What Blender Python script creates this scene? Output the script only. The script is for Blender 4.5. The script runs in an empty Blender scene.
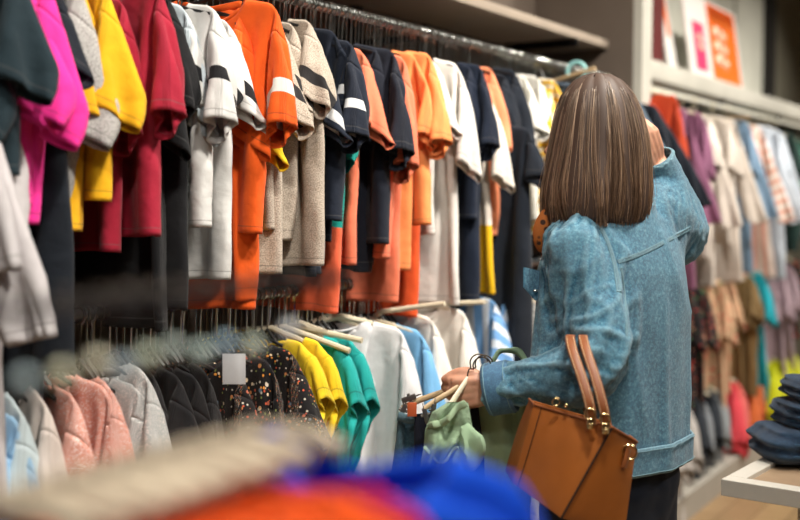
import bpy, bmesh, math, random, time
import numpy as np
from mathutils import Vector, noise, Matrix
R = math.radians
SC = bpy.context.scene
COL = SC.collection
RNG = random.Random(11)

# ---------------------------------------------------------------- camera maths
F_PX = 1111.1; EYE = 1.47; YAW = R(31.6); PITCH = R(3.19)
RIGHT = Vector((math.cos(YAW), math.sin(YAW), 0)); FWD = Vector((-math.sin(YAW), math.cos(YAW), 0))
def ray(px, py):
    d = Vector(((px - 400) / F_PX, (260 - py) / F_PX, 1.0))
    up = d.y * math.cos(PITCH) - d.z * math.sin(PITCH)
    f = d.y * math.sin(PITCH) + d.z * math.cos(PITCH)
    return RIGHT * d.x + FWD * f + Vector((0, 0, up))
def at_x(px, py, x):
    r = ray(px, py); return Vector((0, 0, EYE)) + r * (x / r.x)
def at_z(px, py, z):
    r = ray(px, py); return Vector((0, 0, EYE)) + r * ((z - EYE) / r.z)
def at_d(px, py, d):
    r = ray(px, py); h = (r.xy @ FWD.xy) if False else (r.x * FWD.x + r.y * FWD.y)
    return Vector((0, 0, EYE)) + r * (d / h)
def srgb(r, g, b):
    f = lambda c: (c / 255 / 12.92) if c / 255 <= .04045 else ((c / 255 + .055) / 1.055) ** 2.4
    return (f(r), f(g), f(b), 1)

# ---------------------------------------------------------------- object helpers
def link(o, parent=None):
    COL.objects.link(o)
    if parent is not None: o.parent = parent
    return o
def tag(o, label=None, cat=None, group=None, kind=None):
    if label: o['label'] = label
    if cat: o['category'] = cat
    if group: o['group'] = group
    if kind: o['kind'] = kind
    return o
def empty(name, loc=(0, 0, 0), rz=0, label=None, cat=None, group=None):
    o = bpy.data.objects.new(name, None); o.empty_display_size = .05
    o.location = loc; o.rotation_euler = (0, 0, rz); link(o); return tag(o, label, cat, group)
def mesh_obj(name, V, F, mat=None, parent=None, smooth=True):
    me = bpy.data.meshes.new(name); me.from_pydata([tuple(v) for v in V], [], F); me.update()
    if smooth: me.polygons.foreach_set('use_smooth', [True] * len(me.polygons))
    if mat: me.materials.append(mat)
    return link(bpy.data.objects.new(name, me), parent)
class MB:
    """collects shapes into one mesh"""
    def __init__(s): s.V = []; s.F = []
    def add(s, V, F):
        n = len(s.V); s.V += [Vector(v) for v in V]; s.F += [[i + n for i in f] for f in F]; return s
    def box(s, a, b, bev=0, M=None):
        bm = bmesh.new(); bmesh.ops.create_cube(bm, size=1)
        a = Vector(a); b = Vector(b); c = (a + b) / 2; d = b - a
        for v in bm.verts: v.co = Vector((v.co.x * d.x, v.co.y * d.y, v.co.z * d.z)) + c
        if bev: bmesh.ops.bevel(bm, geom=bm.edges[:], offset=bev, segments=2, affect='EDGES', profile=.6)
        if M is not None: bmesh.ops.transform(bm, matrix=M, verts=bm.verts)
        bm.verts.index_update(); s.add([v.co.copy() for v in bm.verts], [[v.index for v in f.verts] for f in bm.faces]); bm.free(); return s
    def tube(s, pts, r, n=8, cap=True, flat=1.0, up=None):
        pts = [Vector(p) for p in pts]; rs = r if isinstance(r, (list, tuple)) else [r] * len(pts)
        V = []; F = []; prev = None
        for i, p in enumerate(pts):
            t = (pts[min(i + 1, len(pts) - 1)] - pts[max(i - 1, 0)]).normalized()
            if prev is None:
                u = Vector(up) if up else (Vector((0, 0, 1)) if abs(t.z) < .9 else Vector((0, 1, 0)))
            else: u = prev
            u = (u - t * u.dot(t)).normalized(); prev = u; w = t.cross(u)
            for k in range(n):
                a = 2 * math.pi * k / n; V.append(p + u * (math.cos(a) * rs[i]) + w * (math.sin(a) * rs[i] * flat))
        for i in range(len(pts) - 1):
            for k in range(n): F.append([i * n + k, i * n + (k + 1) % n, (i + 1) * n + (k + 1) % n, (i + 1) * n + k])
        if cap: F.append(list(range(n))[::-1]); F.append([(len(pts) - 1) * n + k for k in range(n)])
        return s.add(V, F)
    def ball(s, c, r, sx=1, sy=1, sz=1, n=12, M=None):
        bm = bmesh.new(); bmesh.ops.create_uvsphere(bm, u_segments=n, v_segments=max(6, n // 2 + 2), radius=1)
        c = Vector(c)
        V = []
        for v in bm.verts:
            q = Vector((v.co.x * r * sx, v.co.y * r * sy, v.co.z * r * sz))
            if M is not None: q = M @ q
            V.append(q + c)
        bm.verts.index_update(); s.add(V, [[v.index for v in f.verts] for f in bm.faces]); bm.free(); return s
    def prism(s, poly, depth, M):
        n = len(poly); V = [M @ Vector((x, 0, z)) for x, z in poly] + [M @ Vector((x, depth, z)) for x, z in poly]
        F = [list(range(n)), list(range(n, 2 * n))[::-1]] + [[i, i + n, (i + 1) % n + n, (i + 1) % n] for i in range(n)]
        return s.add(V, F)
    def build(s, name, mat=None, parent=None, smooth=True):
        o = mesh_obj(name, s.V, s.F, mat, parent, smooth)
        if smooth:
            try: o.data.set_sharp_from_angle(angle=R(42))
            except Exception: pass
        return o
def spline(pts, n=8):
    """catmull-rom through points"""
    P = [Vector(p) for p in pts]; out = []
    for i in range(len(P) - 1):
        a = P[max(i - 1, 0)]; b = P[i]; c = P[i + 1]; d = P[min(i + 2, len(P) - 1)]
        for k in range(n):
            t = k / n
            out.append(.5 * ((2 * b) + (c - a) * t + (2 * a - 5 * b + 4 * c - d) * t * t + (3 * b - a - 3 * c + d) * t ** 3))
    out.append(P[-1]); return out
def bake(o, keep=True):
    """apply the modifiers of an object into its mesh"""
    dg = bpy.context.evaluated_depsgraph_get(); ev = o.evaluated_get(dg)
    me = bpy.data.meshes.new_from_object(ev, preserve_all_data_layers=True, depsgraph=dg)
    old = o.data; o.modifiers.clear(); o.data = me; me.name = o.name
    return o

# ---------------------------------------------------------------- materials
class NT:
    def __init__(s, name):
        s.m = bpy.data.materials.new(name); s.m.use_nodes = True; s.t = s.m.node_tree; s.p = s.t.nodes['Principled BSDF']
    def n(s, typ, **kw):
        o = s.t.nodes.new(typ)
        for k, v in kw.items():
            if k in o.inputs.keys() if isinstance(k, str) and k[0].isupper() else False: o.inputs[k].default_value = v
            else: setattr(o, k, v)
        return o
    def l(s, a, b): s.t.links.new(a, b)
    def set(s, **kw):
        for k, v in kw.items(): s.p.inputs[k.replace('_', ' ')].default_value = v
        return s
    def math(s, op, a, b=None, c=None):
        o = s.t.nodes.new('ShaderNodeMath'); o.operation = op
        for i, x in enumerate((a, b, c)):
            if x is None: continue
            if isinstance(x, (int, float)): o.inputs[i].default_value = x
            else: s.l(x, o.inputs[i])
        return o.outputs[0]
    def mix(s, fac, a, b, mode='MIX'):
        o = s.t.nodes.new('ShaderNodeMix'); o.data_type = 'RGBA'; o.blend_type = mode
        for i, x in ((0, fac), (6, a), (7, b)):
            if isinstance(x, (int, float)): o.inputs[i].default_value = x
            elif isinstance(x, tuple): o.inputs[i].default_value = x
            else: s.l(x, o.inputs[i])
        return o.outputs[2]
    def noise(s, scale, detail=3, vec=None, rough=.5):
        o = s.t.nodes.new('ShaderNodeTexNoise'); o.inputs['Scale'].default_value = scale; o.inputs['Detail'].default_value = detail; o.inputs['Roughness'].default_value = rough
        if vec is not None: s.l(vec, o.inputs['Vector'])
        return o
    def vor(s, scale, vec=None, feature='F1', rand=1.0):
        o = s.t.nodes.new('ShaderNodeTexVoronoi'); o.feature = feature; o.inputs['Scale'].default_value = scale; o.inputs['Randomness'].default_value = rand
        if vec is not None: s.l(vec, o.inputs['Vector'])
        return o
    def ramp(s, fac, stops, interp='LINEAR'):
        o = s.t.nodes.new('ShaderNodeValToRGB'); e = o.color_ramp.elements; o.color_ramp.interpolation = interp
        while len(e) < len(stops): e.new(.5)
        for i, (p, c) in enumerate(stops): e[i].position = p; e[i].color = c
        s.l(fac, o.inputs[0]); return o.outputs[0]
    def bump(s, h, strength=.3, dist=.002, normal=None):
        o = s.t.nodes.new('ShaderNodeBump'); o.inputs['Strength'].default_value = strength; o.inputs['Distance'].default_value = dist
        s.l(h, o.inputs['Height'])
        if normal is not None: s.l(normal, o.inputs['Normal'])
        return o.outputs[0]
    def obj_coord(s): return s.t.nodes.new('ShaderNodeTexCoord').outputs['Object']
    def attr(s, name):
        o = s.t.nodes.new('ShaderNodeAttribute'); o.attribute_name = name; return o.outputs['Vector']
def plain(name, col, rough=.6, metal=0, **kw):
    t = NT(name); t.set(Base_Color=col, Roughness=rough, Metallic=metal, **kw)
    nz = t.noise(35, 4, t.obj_coord()); t.l(t.ramp(nz.outputs[0], [(0, tuple(c * .93 for c in col[:3]) + (1,)), (1, tuple(min(1, c * 1.07) for c in col[:3]) + (1,))]), t.p.inputs['Base Color'])
    return t.m

FAB = {}
def fabric(col, pattern=None, band=None, col2=None, rough=.85, sheen=.08):
    """cloth; pattern in None, marl, sparkle, floral, stripes, satin ; band=(from,to,colour) along the sleeve"""
    key = (col, pattern, band, col2)
    if key in FAB: return FAB[key]
    t = NT('fabric'); t.set(Roughness=rough)
    t.p.inputs['Sheen Weight'].default_value = sheen; t.p.inputs['Sheen Roughness'].default_value = .5
    t.p.inputs['Specular IOR Level'].default_value = .25
    rest = t.attr('rest'); oi = t.t.nodes.new('ShaderNodeObjectInfo')
    c = srgb(*col)
    lo = tuple(x * .86 for x in c[:3]) + (1,); hi = tuple(min(1, x * 1.1) for x in c[:3]) + (1,)
    base = t.ramp(t.noise(9, 4, rest).outputs[0], [(.3, lo), (.7, hi)])
    h = t.noise(420, 2, rest).outputs[0]
    if pattern == 'marl':
        nz = t.noise(260, 3, rest).outputs[0]
        base = t.mix(.85, base, t.ramp(nz, [(.32, tuple(x * .45 for x in c[:3]) + (1,)), (.5, c), (.68, tuple(min(1, x * 1.5) for x in c[:3]) + (1,))]))
    if pattern == 'sparkle':
        v = t.vor(330, rest); m = t.math('LESS_THAN', v.outputs['Distance'], .36)
        base = t.mix(m, base, srgb(250, 240, 235)); t.l(t.math('SUBTRACT', .75, t.math('MULTIPLY', m, .5)), t.p.inputs['Roughness'])
        t.p.inputs['Metallic'].default_value = .15
    if pattern in ('floral', 'floralred'):
        nz = t.noise(30, 2, rest)
        dv = t.mix(.25, rest, nz.outputs['Color'])
        for sc, th, stops in ((58, .27, [(0, srgb(230, 205, 170)), (.25, srgb(176, 96, 72)), (.45, srgb(205, 190, 172)), (.62, srgb(90, 110, 130)), (.8, srgb(190, 120, 70))]),
                              (105, .30, [(0, srgb(210, 90, 60)), (.3, srgb(190, 180, 165)), (.6, srgb(120, 130, 70)), (.8, srgb(230, 150, 60))])):
            v = t.vor(sc if pattern == 'floral' else sc * .45, rest); sep = t.t.nodes.new('ShaderNodeSeparateColor'); t.l(v.outputs['Color'], sep.inputs[0])
            if pattern == 'floralred': stops = [(0, srgb(210, 70, 55)), (.35, srgb(225, 160, 130)), (.6, srgb(90, 130, 90)), (.8, srgb(190, 40, 50))]
            cc = t.ramp(sep.outputs[0], stops, 'CONSTANT')
            m = t.math('MULTIPLY', t.math('LESS_THAN', t.math('ADD', v.outputs['Distance'], t.math('MULTIPLY', nz.outputs[0], .22)), th + .10), t.math('GREATER_THAN', sep.outputs[1], .35))
            base = t.mix(m, base, cc)
    if pattern == 'stripes':
        sx = t.t.nodes.new('ShaderNodeSeparateXYZ'); t.l(rest, sx.inputs[0])
        s_ = t.math('SINE', t.math('MULTIPLY', sx.outputs[0], 110))
        base = t.mix(t.math('GREATER_THAN', s_, .15), base, srgb(*col2))
    if pattern == 'hstripes':
        sx = t.t.nodes.new('ShaderNodeSeparateXYZ'); t.l(rest, sx.inputs[0])
        s_ = t.math('SINE', t.math('MULTIPLY', sx.outputs[1], 160))
        base = t.mix(t.math('GREATER_THAN', s_, .3), base, srgb(*col2))
    if pattern == 'block':
        sx = t.t.nodes.new('ShaderNodeSeparateXYZ'); t.l(rest, sx.inputs[0])
        base = t.mix(t.math('LESS_THAN', sx.outputs[1], -.50), base, srgb(*col2))
    if pattern == 'satin':
        t.l(t.ramp(t.noise(5, 2, rest).outputs[0], [(0, (.3,) * 3 + (1,)), (1, (.5,) * 3 + (1,))]), t.p.inputs['Roughness']); t.p.inputs['Specular IOR Level'].default_value = .6
    if band:
        at = t.attr('sleeve_d'); sx = t.t.nodes.new('ShaderNodeSeparateXYZ'); t.l(at, sx.inputs[0])
        m = t.math('MULTIPLY', t.math('GREATER_THAN', sx.outputs[0], band[0]), t.math('LESS_THAN', sx.outputs[0], band[1]))
        base = t.mix(m, base, srgb(*band[2]))
    # hem stitching: a thin darker line
    at2 = t.attr('sleeve_d'); s2 = t.t.nodes.new('ShaderNodeSeparateXYZ'); t.l(at2, s2.inputs[0])
    st = t.math('LESS_THAN', t.math('ABSOLUTE', t.math('SUBTRACT', s2.outputs[1], .022)), .0016)
    base = t.mix(t.math('MULTIPLY', st, .35), base, (.02, .02, .02, 1) if sum(col) > 240 else (.10, .10, .10, 1))
    t.l(base, t.p.inputs['Base Color'])
    big = t.noise(14, 3, rest).outputs[0]
    hh = t.math('ADD', t.math('MULTIPLY', h, .12), t.math('MULTIPLY', big, 1.0))
    hh = t.math('SUBTRACT', hh, t.math('MULTIPLY', st, .35))
    t.l(t.bump(hh, .6, .010), t.p.inputs['Normal'])
    FAB[key] = t.m; return t.m
# ================================================================ ROOM
def wallmat(name, col, scale=6, rough=.7):
    t = NT(name); t.set(Roughness=rough); nz = t.noise(scale, 5, t.obj_coord())
    t.l(t.ramp(nz.outputs[0], [(.3, tuple(c * .92 for c in col[:3]) + (1,)), (.7, tuple(c * 1.05 for c in col[:3]) + (1,))]), t.p.inputs['Base Color'])
    t.l(t.bump(nz.outputs[0], .1, .002), t.p.inputs['Normal']); return t.m
def woodmat(name, c1, c2, scale=(1, 14, 14), rough=.5, planks=False):
    t = NT(name); t.set(Roughness=rough); mp = t.t.nodes.new('ShaderNodeMapping'); mp.inputs['Scale'].default_value = scale; t.l(t.obj_coord(), mp.inputs[0])
    nz = t.noise(3, 6, mp.outputs[0], .65); base = t.ramp(nz.outputs[0], [(.3, c1), (.7, c2)])
    if planks:
        b = t.t.nodes.new('ShaderNodeTexBrick'); b.offset = .5; b.inputs['Scale'].default_value = 1; b.inputs['Brick Width'].default_value = 1.4; b.inputs['Row Height'].default_value = .14; b.inputs['Mortar Size'].default_value = .002
        b.inputs['Color1'].default_value = (1, 1, 1, 1); b.inputs['Color2'].default_value = (.75, .75, .75, 1); b.inputs['Mortar'].default_value = (.15, .12, .1, 1)
        m2 = t.t.nodes.new('ShaderNodeMapping'); m2.inputs['Rotation'].default_value = (0, 0, R(90)); t.l(t.obj_coord(), m2.inputs[0]); t.l(m2.outputs[0], b.inputs[0])
        base = t.mix(1, base, b.outputs[0], 'MULTIPLY')
    t.l(base, t.p.inputs['Base Color']); return t.m
M_FLOOR = woodmat('floor_wood', srgb(150, 120, 85), srgb(190, 158, 118), rough=.4, planks=True)
M_BROWN = wallmat('taupe_panel', srgb(104, 92, 82)); M_WHITE = wallmat('pale_panel', srgb(214, 214, 202)); M_GREIGE = wallmat('greige_panel', srgb(140, 136, 120))
M_SHELF = wallmat('shelf_taupe', srgb(165, 152, 138), rough=.45); M_SHELF2 = wallmat('shelf_white', srgb(196, 194, 184), rough=.5)
M_CEIL = wallmat('ceiling_paint', srgb(120, 118, 114)); M_DARK = wallmat('dark_gap', srgb(30, 27, 25)); M_FARW = wallmat('far_paint', srgb(110, 105, 98))
def struct(name, boxes, mat, kind='structure'):
    mb = MB()
    for b in boxes: mb.box(*b)
    o = mb.build(name, mat, smooth=False); o['kind'] = kind; return o
XW = -2.12
struct('floor', [((XW - .1, -2.5, -.1), (4.0, 13, 0))], M_FLOOR)
struct('ceiling', [((XW - .1, -2.5, 3.25), (4.0, 13, 3.35))], M_CEIL)
struct('wall_left', [((XW - .1, -2.5, 0), (XW, 4.6, 3.25))], M_BROWN)
o = struct('wall_left_far', [((XW - .1, 4.6, 0), (XW, 8.8, 3.25))], M_WHITE); 
struct('wall_left_end', [((XW - .1, 8.8, 0), (XW, 13, 3.25))], M_GREIGE)
struct('wall_far', [((XW - .1, 13, 0), (4.0, 13.1, 3.25))], M_FARW)
struct('wall_right', [((4.0, -2.5, 0), (4.1, 13.1, 3.25))], M_FARW)
struct('wall_near', [((XW - .1, -2.6, 0), (4.1, -2.5, 3.25))], M_FARW)
struct('trim_1', [((XW, 4.60, 0), (-1.66, 4.72, 3.25))], M_BROWN)                       # bay divider
struct('trim_2', [((-1.66, 4.60, 0), (-1.62, 4.72, 3.25))], M_SHELF2)                     # its pale front edge
struct('trim_3', [((XW, 3.12, 0), (XW + .03, 3.16, 3.25)), ((XW, 3.6, 0), (XW + .02, 3.63, 3.25)), ((XW, 1.4, 0), (XW + .02, 1.43, 3.25))], M_DARK)
struct('trim_4', [((XW, 8.72, 0), (XW + .06, 8.88, 3.25))], M_DARK)
struct('trim_5', [((XW, y, 2.16), (XW + .008, y + .012, 3.25)) for y in (5.5, 6.3, 7.1, 7.9)], M_GREIGE)
M_PLINTH = wallmat('plinth', srgb(170, 165, 155))
struct('trim_6', [((XW, -1.2, 0), (-1.5, 4.6, .12)), ((XW, 4.72, 0), (-1.5, 9.6, .12))], M_PLINTH)
M_METAL = plain('rail_steel', srgb(190, 192, 190), .28, 1.0); M_RAILW = plain('rail_white', srgb(225, 225, 215), .4)
M_DKMET = plain('dark_metal', srgb(40, 40, 44), .35, .9)
# shelves
def shelf(y0, y1, xf, z0, z1, mat, label):
    t = empty('wall_shelf', (XW, (y0 + y1) / 2, z0), 0, label, 'shelf'); t2 = Vector(t.location)
    MB().box(Vector((XW + .002, y0, z0)) - t2, Vector((xf, y1, z1)) - t2, .006).build('board', mat, t)
    for y in np.linspace(y0 + .35, y1 - .35, 4):
        m = MB(); m.box(Vector((XW + .03, y - .01, z0 - .03)) - t2, Vector((-1.77, y + .01, z0)) - t2); m.build('bracket', M_DKMET, t)
    return t
shelf(-1.0, 4.598, -1.77, 2.115, 2.15, M_SHELF, 'long taupe shelf board above the upper clothes rail on the left')
shelf(4.722, 9.5, -1.74, 2.03, 2.12, M_SHELF2, 'thick off-white shelf carrying the orange sign above the far rail')
def rail(y0, y1, z, mat, label, bracket=.13, r=.0125, x=-1.75):
    t = empty('clothes_rail', (x, (y0 + y1) / 2, z), 0, label, 'clothes rail'); L = (y1 - y0) / 2
    MB().tube([(0, -L, 0), (0, L, 0)], r, 14).build('rail_tube', mat, t)
    for y in np.linspace(-L + .3, L - .3, 5):
        m = MB(); m.box((-.36, y - .006, -.014), (-.008, y + .006, .008)); m.box((-.368, y - .02, -.05), (-.36, y + .02, .05)); m.build('rail_bracket', M_DKMET, t)
    for y in (-L, L): MB().tube([(0, y - .004, 0), (0, y + .004, 0)], r * 1.25, 14).build('end_cap', M_DKMET, t)
    return t
RAIL_UP = 1.98; RAIL_LO = 1.23
rail(-.9, 4.585, RAIL_UP, M_METAL, 'steel upper clothes rail under the taupe shelf, crowded with tee hangers')
rail(-.9, 4.585, RAIL_LO, M_METAL, 'steel lower clothes rail beneath the hems of the upper tees')
rail(4.735, 9.4, RAIL_UP, M_RAILW, 'white clothes rail under the thick off-white shelf at the far right')
rail(4.735, 9.4, 1.17, M_METAL, 'middle clothes rail at the far right holding beige and turquoise clothes')
rail(4.735, 9.4, .62, M_METAL, 'lowest clothes rail at the far right above the plinth')

# signs standing on the far shelf
M_ORANGE = plain('sign_orange', srgb(240, 110, 30), .5); M_MAG = plain('sign_magenta', srgb(215, 60, 110), .5); M_SW = plain('sign_white', srgb(235, 232, 228), .5); M_MAROON = plain('sign_maroon', srgb(95, 35, 35), .6)
M_SALM = plain('sign_text', srgb(250, 215, 190), .5); M_RED = plain('sign_red', srgb(225, 75, 30), .5)
def board(y0, y1, h, x, lean, label, base, panels, strokes=(), turn=0):
    """a sign board standing on the far shelf; panels = (name, u0, v0, u1, v1, material) in board fractions"""
    t = empty('shelf_sign', (x, y0, 2.122), 0, label, 'sign'); t.rotation_euler = (0, -lean, turn); w = y1 - y0
    MB().box((-.012, 0, 0), (0, w, h), .002).build('sign_board', base, t)
    for nm, u0, v0, u1, v1, mt in panels:
        MB().box((-.001, u0 * w, v0 * h), (.002, u1 * w, v1 * h)).build(nm, mt, t)
    for nm, pts, r, mt in strokes:
        MB().tube([(.003, u * w, v * h) for u, v in pts], r, 6, flat=.5).build(nm, mt, t)
    return t
blobs = []
for k, v in enumerate((.62, .44, .27)):
    blobs += [('sign_text', [(.50 + .0 * k, v - .05), (.54, v + .05)], .030, M_SALM), ('sign_text', [(.60, v + .03), (.68, v - .03), (.64, v - .06)], .030, M_SALM)]
board(5.80, 6.83, .455, -1.77, R(8), 'orange and magenta sign board standing on the thick off-white shelf', M_SW,
      [('orange_panel', .40, .03, .955, .97, M_ORANGE), ('magenta_panel', .10, .08, .30, .66, M_MAG), ('red_heading', .44, .80, .92, .95, M_RED), ('heading_text', .46, .73, .92, .78, M_SALM)],
      [('magenta_text', [(.16, .46), (.19, .5), (.235, .46), (.20, .40), (.17, .36), (.24, .35)], .014, M_SALM)] + blobs)
board(5.52, 5.79, .62, -1.80, R(10), 'narrow white sign with an orange stripe leaning left of the orange sign', M_SW,
      [('orange_stripe', .35, .3, .7, .95, M_ORANGE)], turn=R(8))
t = empty('display_box', (-1.86, 5.36, 2.122), 0, 'dark maroon upright display box left of the signs on the far shelf', 'display box')
MB().box((-.14, -.10, 0), (.06, .06, .62), .004).build('box_body', M_MAROON, t); MB().box((-.142, -.102, .62), (.062, .062, .66), .004).build('box_lid', M_MAROON, t)
# ================================================================ GARMENT SIMULATION
def garment_pattern(w=.23, length=.66, sl=.19, sdrop=.05, neck=.085, hang=.2, arm=.2, cuff=.85, flare=.0, dx=.02, seed=0, vneck=.06, amp=1.0, slope=.2, strap=0):
    nx = int(round(2 * w / dx)); nx += nx % 2
    na = max(5, int(round(arm / dx))); nb = int(round((length - arm) / dx)); ns = max(2, int(round(sl / dx))) if sl > 0 else 0
    V = []; F = []; REST = []; SD = []; REG = []; pins = []; key = {}; h = nx // 2
    def shz(x): return -.015 - slope * max(0, abs(x) - neck * .9)
    zend = shz(w) - length
    def vert(side, i, j, k=0):
        seam = False; x = i * (2 * w / nx)
        if k == 0:
            if j == 0 and abs(x) >= neck - 1e-6: seam = True
            if abs(i) == h and j >= na: seam = True
        elif j == 0 or j == na: seam = True
        kk = (0 if seam else side, i, j, k)
        if kk in key: return key[kk]
        if k == 0:
            top = shz(x)
            if j <= na: z = top + (shz(w) - arm - top) * (j / na)
            else: z = shz(w) - arm - (j - na) * dx; x *= 1 + flare * (j - na) / max(1, nb)
            if abs(x) < neck:
                z -= (vneck if side == 0 else .012) * math.sqrt(max(1 - (x / neck) ** 2, 0)) * max(0, 1 - j / 4.0)
            if sl == 0 and strap and abs(x) > strap and j < na:      # sleeveless: narrow straps
                x = math.copysign(strap + (abs(x) - strap) * (j / na) ** 1.5, x)
            u, v = x, z; d = (0, z - zend if z - zend < .1 else 1)
        else:
            s = 1 if k > 0 else -1; t = abs(k) / ns; hc = arm * cuff
            z = shz(w) - sdrop * t - (arm + (hc - arm) * t) * (j / na); x = s * (w + sl * t) - s * .03 * t * (j / na)
            u = s * (w + sl * t); v = z; d = (abs(k) * sl / ns, sl - abs(k) * sl / ns)
        off = 0 if seam else .010
        y = (-off if side == 0 else off) + amp * (.012 * noise.noise(Vector((x * 6 + seed * 7.1, z * 5, seed))) + .006 * noise.noise(Vector((x * 25, z * 8, seed + 5))))
        key[kk] = len(V); V.append((x, y, z)); REST.append((u + seed * .37, v, side * .7)); SD.append((d[0], d[1], 0))
        if k == 0 and j == 0 and neck - 1e-6 <= abs(i * (2 * w / nx)) <= hang * .84 + 1e-6: pins.append(key[kk])
        return key[kk]
    for side in (0, 1):
        for i in range(-h, h):
            for j in range(na + nb):
                q = [vert(side, i, j), vert(side, i + 1, j), vert(side, i + 1, j + 1), vert(side, i, j + 1)]
                F.append(q[::-1] if side == 0 else q); REG.append(2 if (j == 0 and abs((i + .5) * 2 * w / nx) < neck) else 0)
        for s in ((1, -1) if ns else ()):
            for k in range(ns):
                for j in range(na):
                    sv = lambda kk, jj: vert(side, s * h, jj) if kk == 0 else vert(side, s * h, jj, s * kk)
                    q = [sv(k, j), sv(k + 1, j), sv(k + 1, j + 1), sv(k, j + 1)]
                    F.append(q[::-1] if (side == 0) == (s > 0) else q); REG.append(1 if s > 0 else 3)
    return V, F, REST, SD, REG, pins

def simulate(patterns, frames=52):
    obs = []
    for n, (V, F, REST, SD, REG, pins) in enumerate(patterns.values()):
        me = bpy.data.meshes.new('simtmp'); me.from_pydata([(x + n * 1.8, y, z) for x, y, z in V], [], F); me.update()
        o = bpy.data.objects.new('simtmp', me); COL.objects.link(o)
        o.vertex_groups.new(name='pin').add(pins, 1.0, 'REPLACE')
        m = o.modifiers.new('c', 'CLOTH'); s = m.settings
        s.quality = 5; s.mass = .3; s.tension_stiffness = 15; s.compression_stiffness = 5; s.shear_stiffness = 1.2; s.bending_stiffness = .03
        s.tension_damping = 5; s.bending_damping = .5; s.air_damping = 1.0; s.vertex_group_mass = 'pin'; s.pin_stiffness = 1
        m.collision_settings.use_self_collision = True; m.collision_settings.self_distance_min = .006
        m.collision_settings.use_collision = False; m.collision_settings.collision_quality = 2
        m.point_cache.frame_start = 1; m.point_cache.frame_end = frames + 5; obs.append(o)
    em = bpy.data.objects.new('turb', None); COL.objects.link(em); bpy.context.view_layer.objects.active = em
    bpy.ops.object.select_all(action='DESELECT'); em.select_set(True); bpy.ops.object.forcefield_toggle()
    em.field.type = 'TURBULENCE'; em.field.strength = 2.5; em.field.size = .25; em.field.seed = 4; em.field.noise = .5
    t = time.time()
    for f in range(1, frames + 1):
        if f == 34: em.field.strength = 0
        SC.frame_set(f)
    dg = bpy.context.evaluated_depsgraph_get(); out = {}
    for n, (name, o) in enumerate(zip(patterns, obs)):
        ev = o.evaluated_get(dg); me = ev.to_mesh(); c = np.empty(len(me.vertices) * 3, 'f'); me.vertices.foreach_get('co', c)
        c = c.reshape(-1, 3); c[:, 0] -= n * 1.8; out[name] = c.copy(); ev.to_mesh_clear()
    for o in obs:
        me = o.data; bpy.data.objects.remove(o); bpy.data.meshes.remove(me)
    bpy.data.objects.remove(em); SC.frame_set(1); print('sim', round(time.time() - t, 1)); return out

PAT = {
    'tee': garment_pattern(seed=1), 'tee2': garment_pattern(w=.22, sl=.17, seed=3, length=.62, cuff=.9), 'tee3': garment_pattern(w=.24, sl=.22, seed=5, length=.70, arm=.22, cuff=.8),
    'tee4': garment_pattern(w=.23, sl=.2, seed=9, length=.66, arm=.21, cuff=.95, amp=2.5), 'tee5': garment_pattern(w=.225, sl=.18, seed=12, length=.72, amp=2),
    'crop': garment_pattern(w=.23, sl=.21, seed=41, length=.47, arm=.21, cuff=.85, amp=2), 'mid': garment_pattern(w=.235, sl=.23, seed=44, length=.56, arm=.215, cuff=.8, amp=2),
    'long': garment_pattern(sl=.50, seed=8, cuff=.55, arm=.19, length=.68), 'long2': garment_pattern(w=.24, sl=.46, seed=18, cuff=.6, arm=.2, length=.82, amp=2),
    'dress': garment_pattern(w=.2, hang=.18, sl=.12, seed=21, length=.95, flare=.35, arm=.18, cuff=1.0, amp=2),
    'tank': garment_pattern(w=.19, hang=.14, sl=0, strap=.13, seed=23, length=.55, flare=.25, arm=.2, amp=2.5),
    'ruffle': garment_pattern(w=.17, hang=.16, sl=.09, seed=27, length=.48, flare=.2, arm=.16, cuff=1.5, amp=3, dx=.016),
    'blouse': garment_pattern(w=.21, hang=.18, sl=.16, seed=31, length=.58, flare=.12, arm=.19, cuff=1.25, amp=3),
    'kid': garment_pattern(w=.16, hang=.14, sl=.13, seed=35, length=.42, arm=.15, neck=.06, cuff=.95, amp=2),
}
SIM = simulate(PAT)
LIB = {}
HW = {'dress': .15, 'tank': .115, 'ruffle': .13, 'blouse': .15, 'kid': .115}
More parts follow.
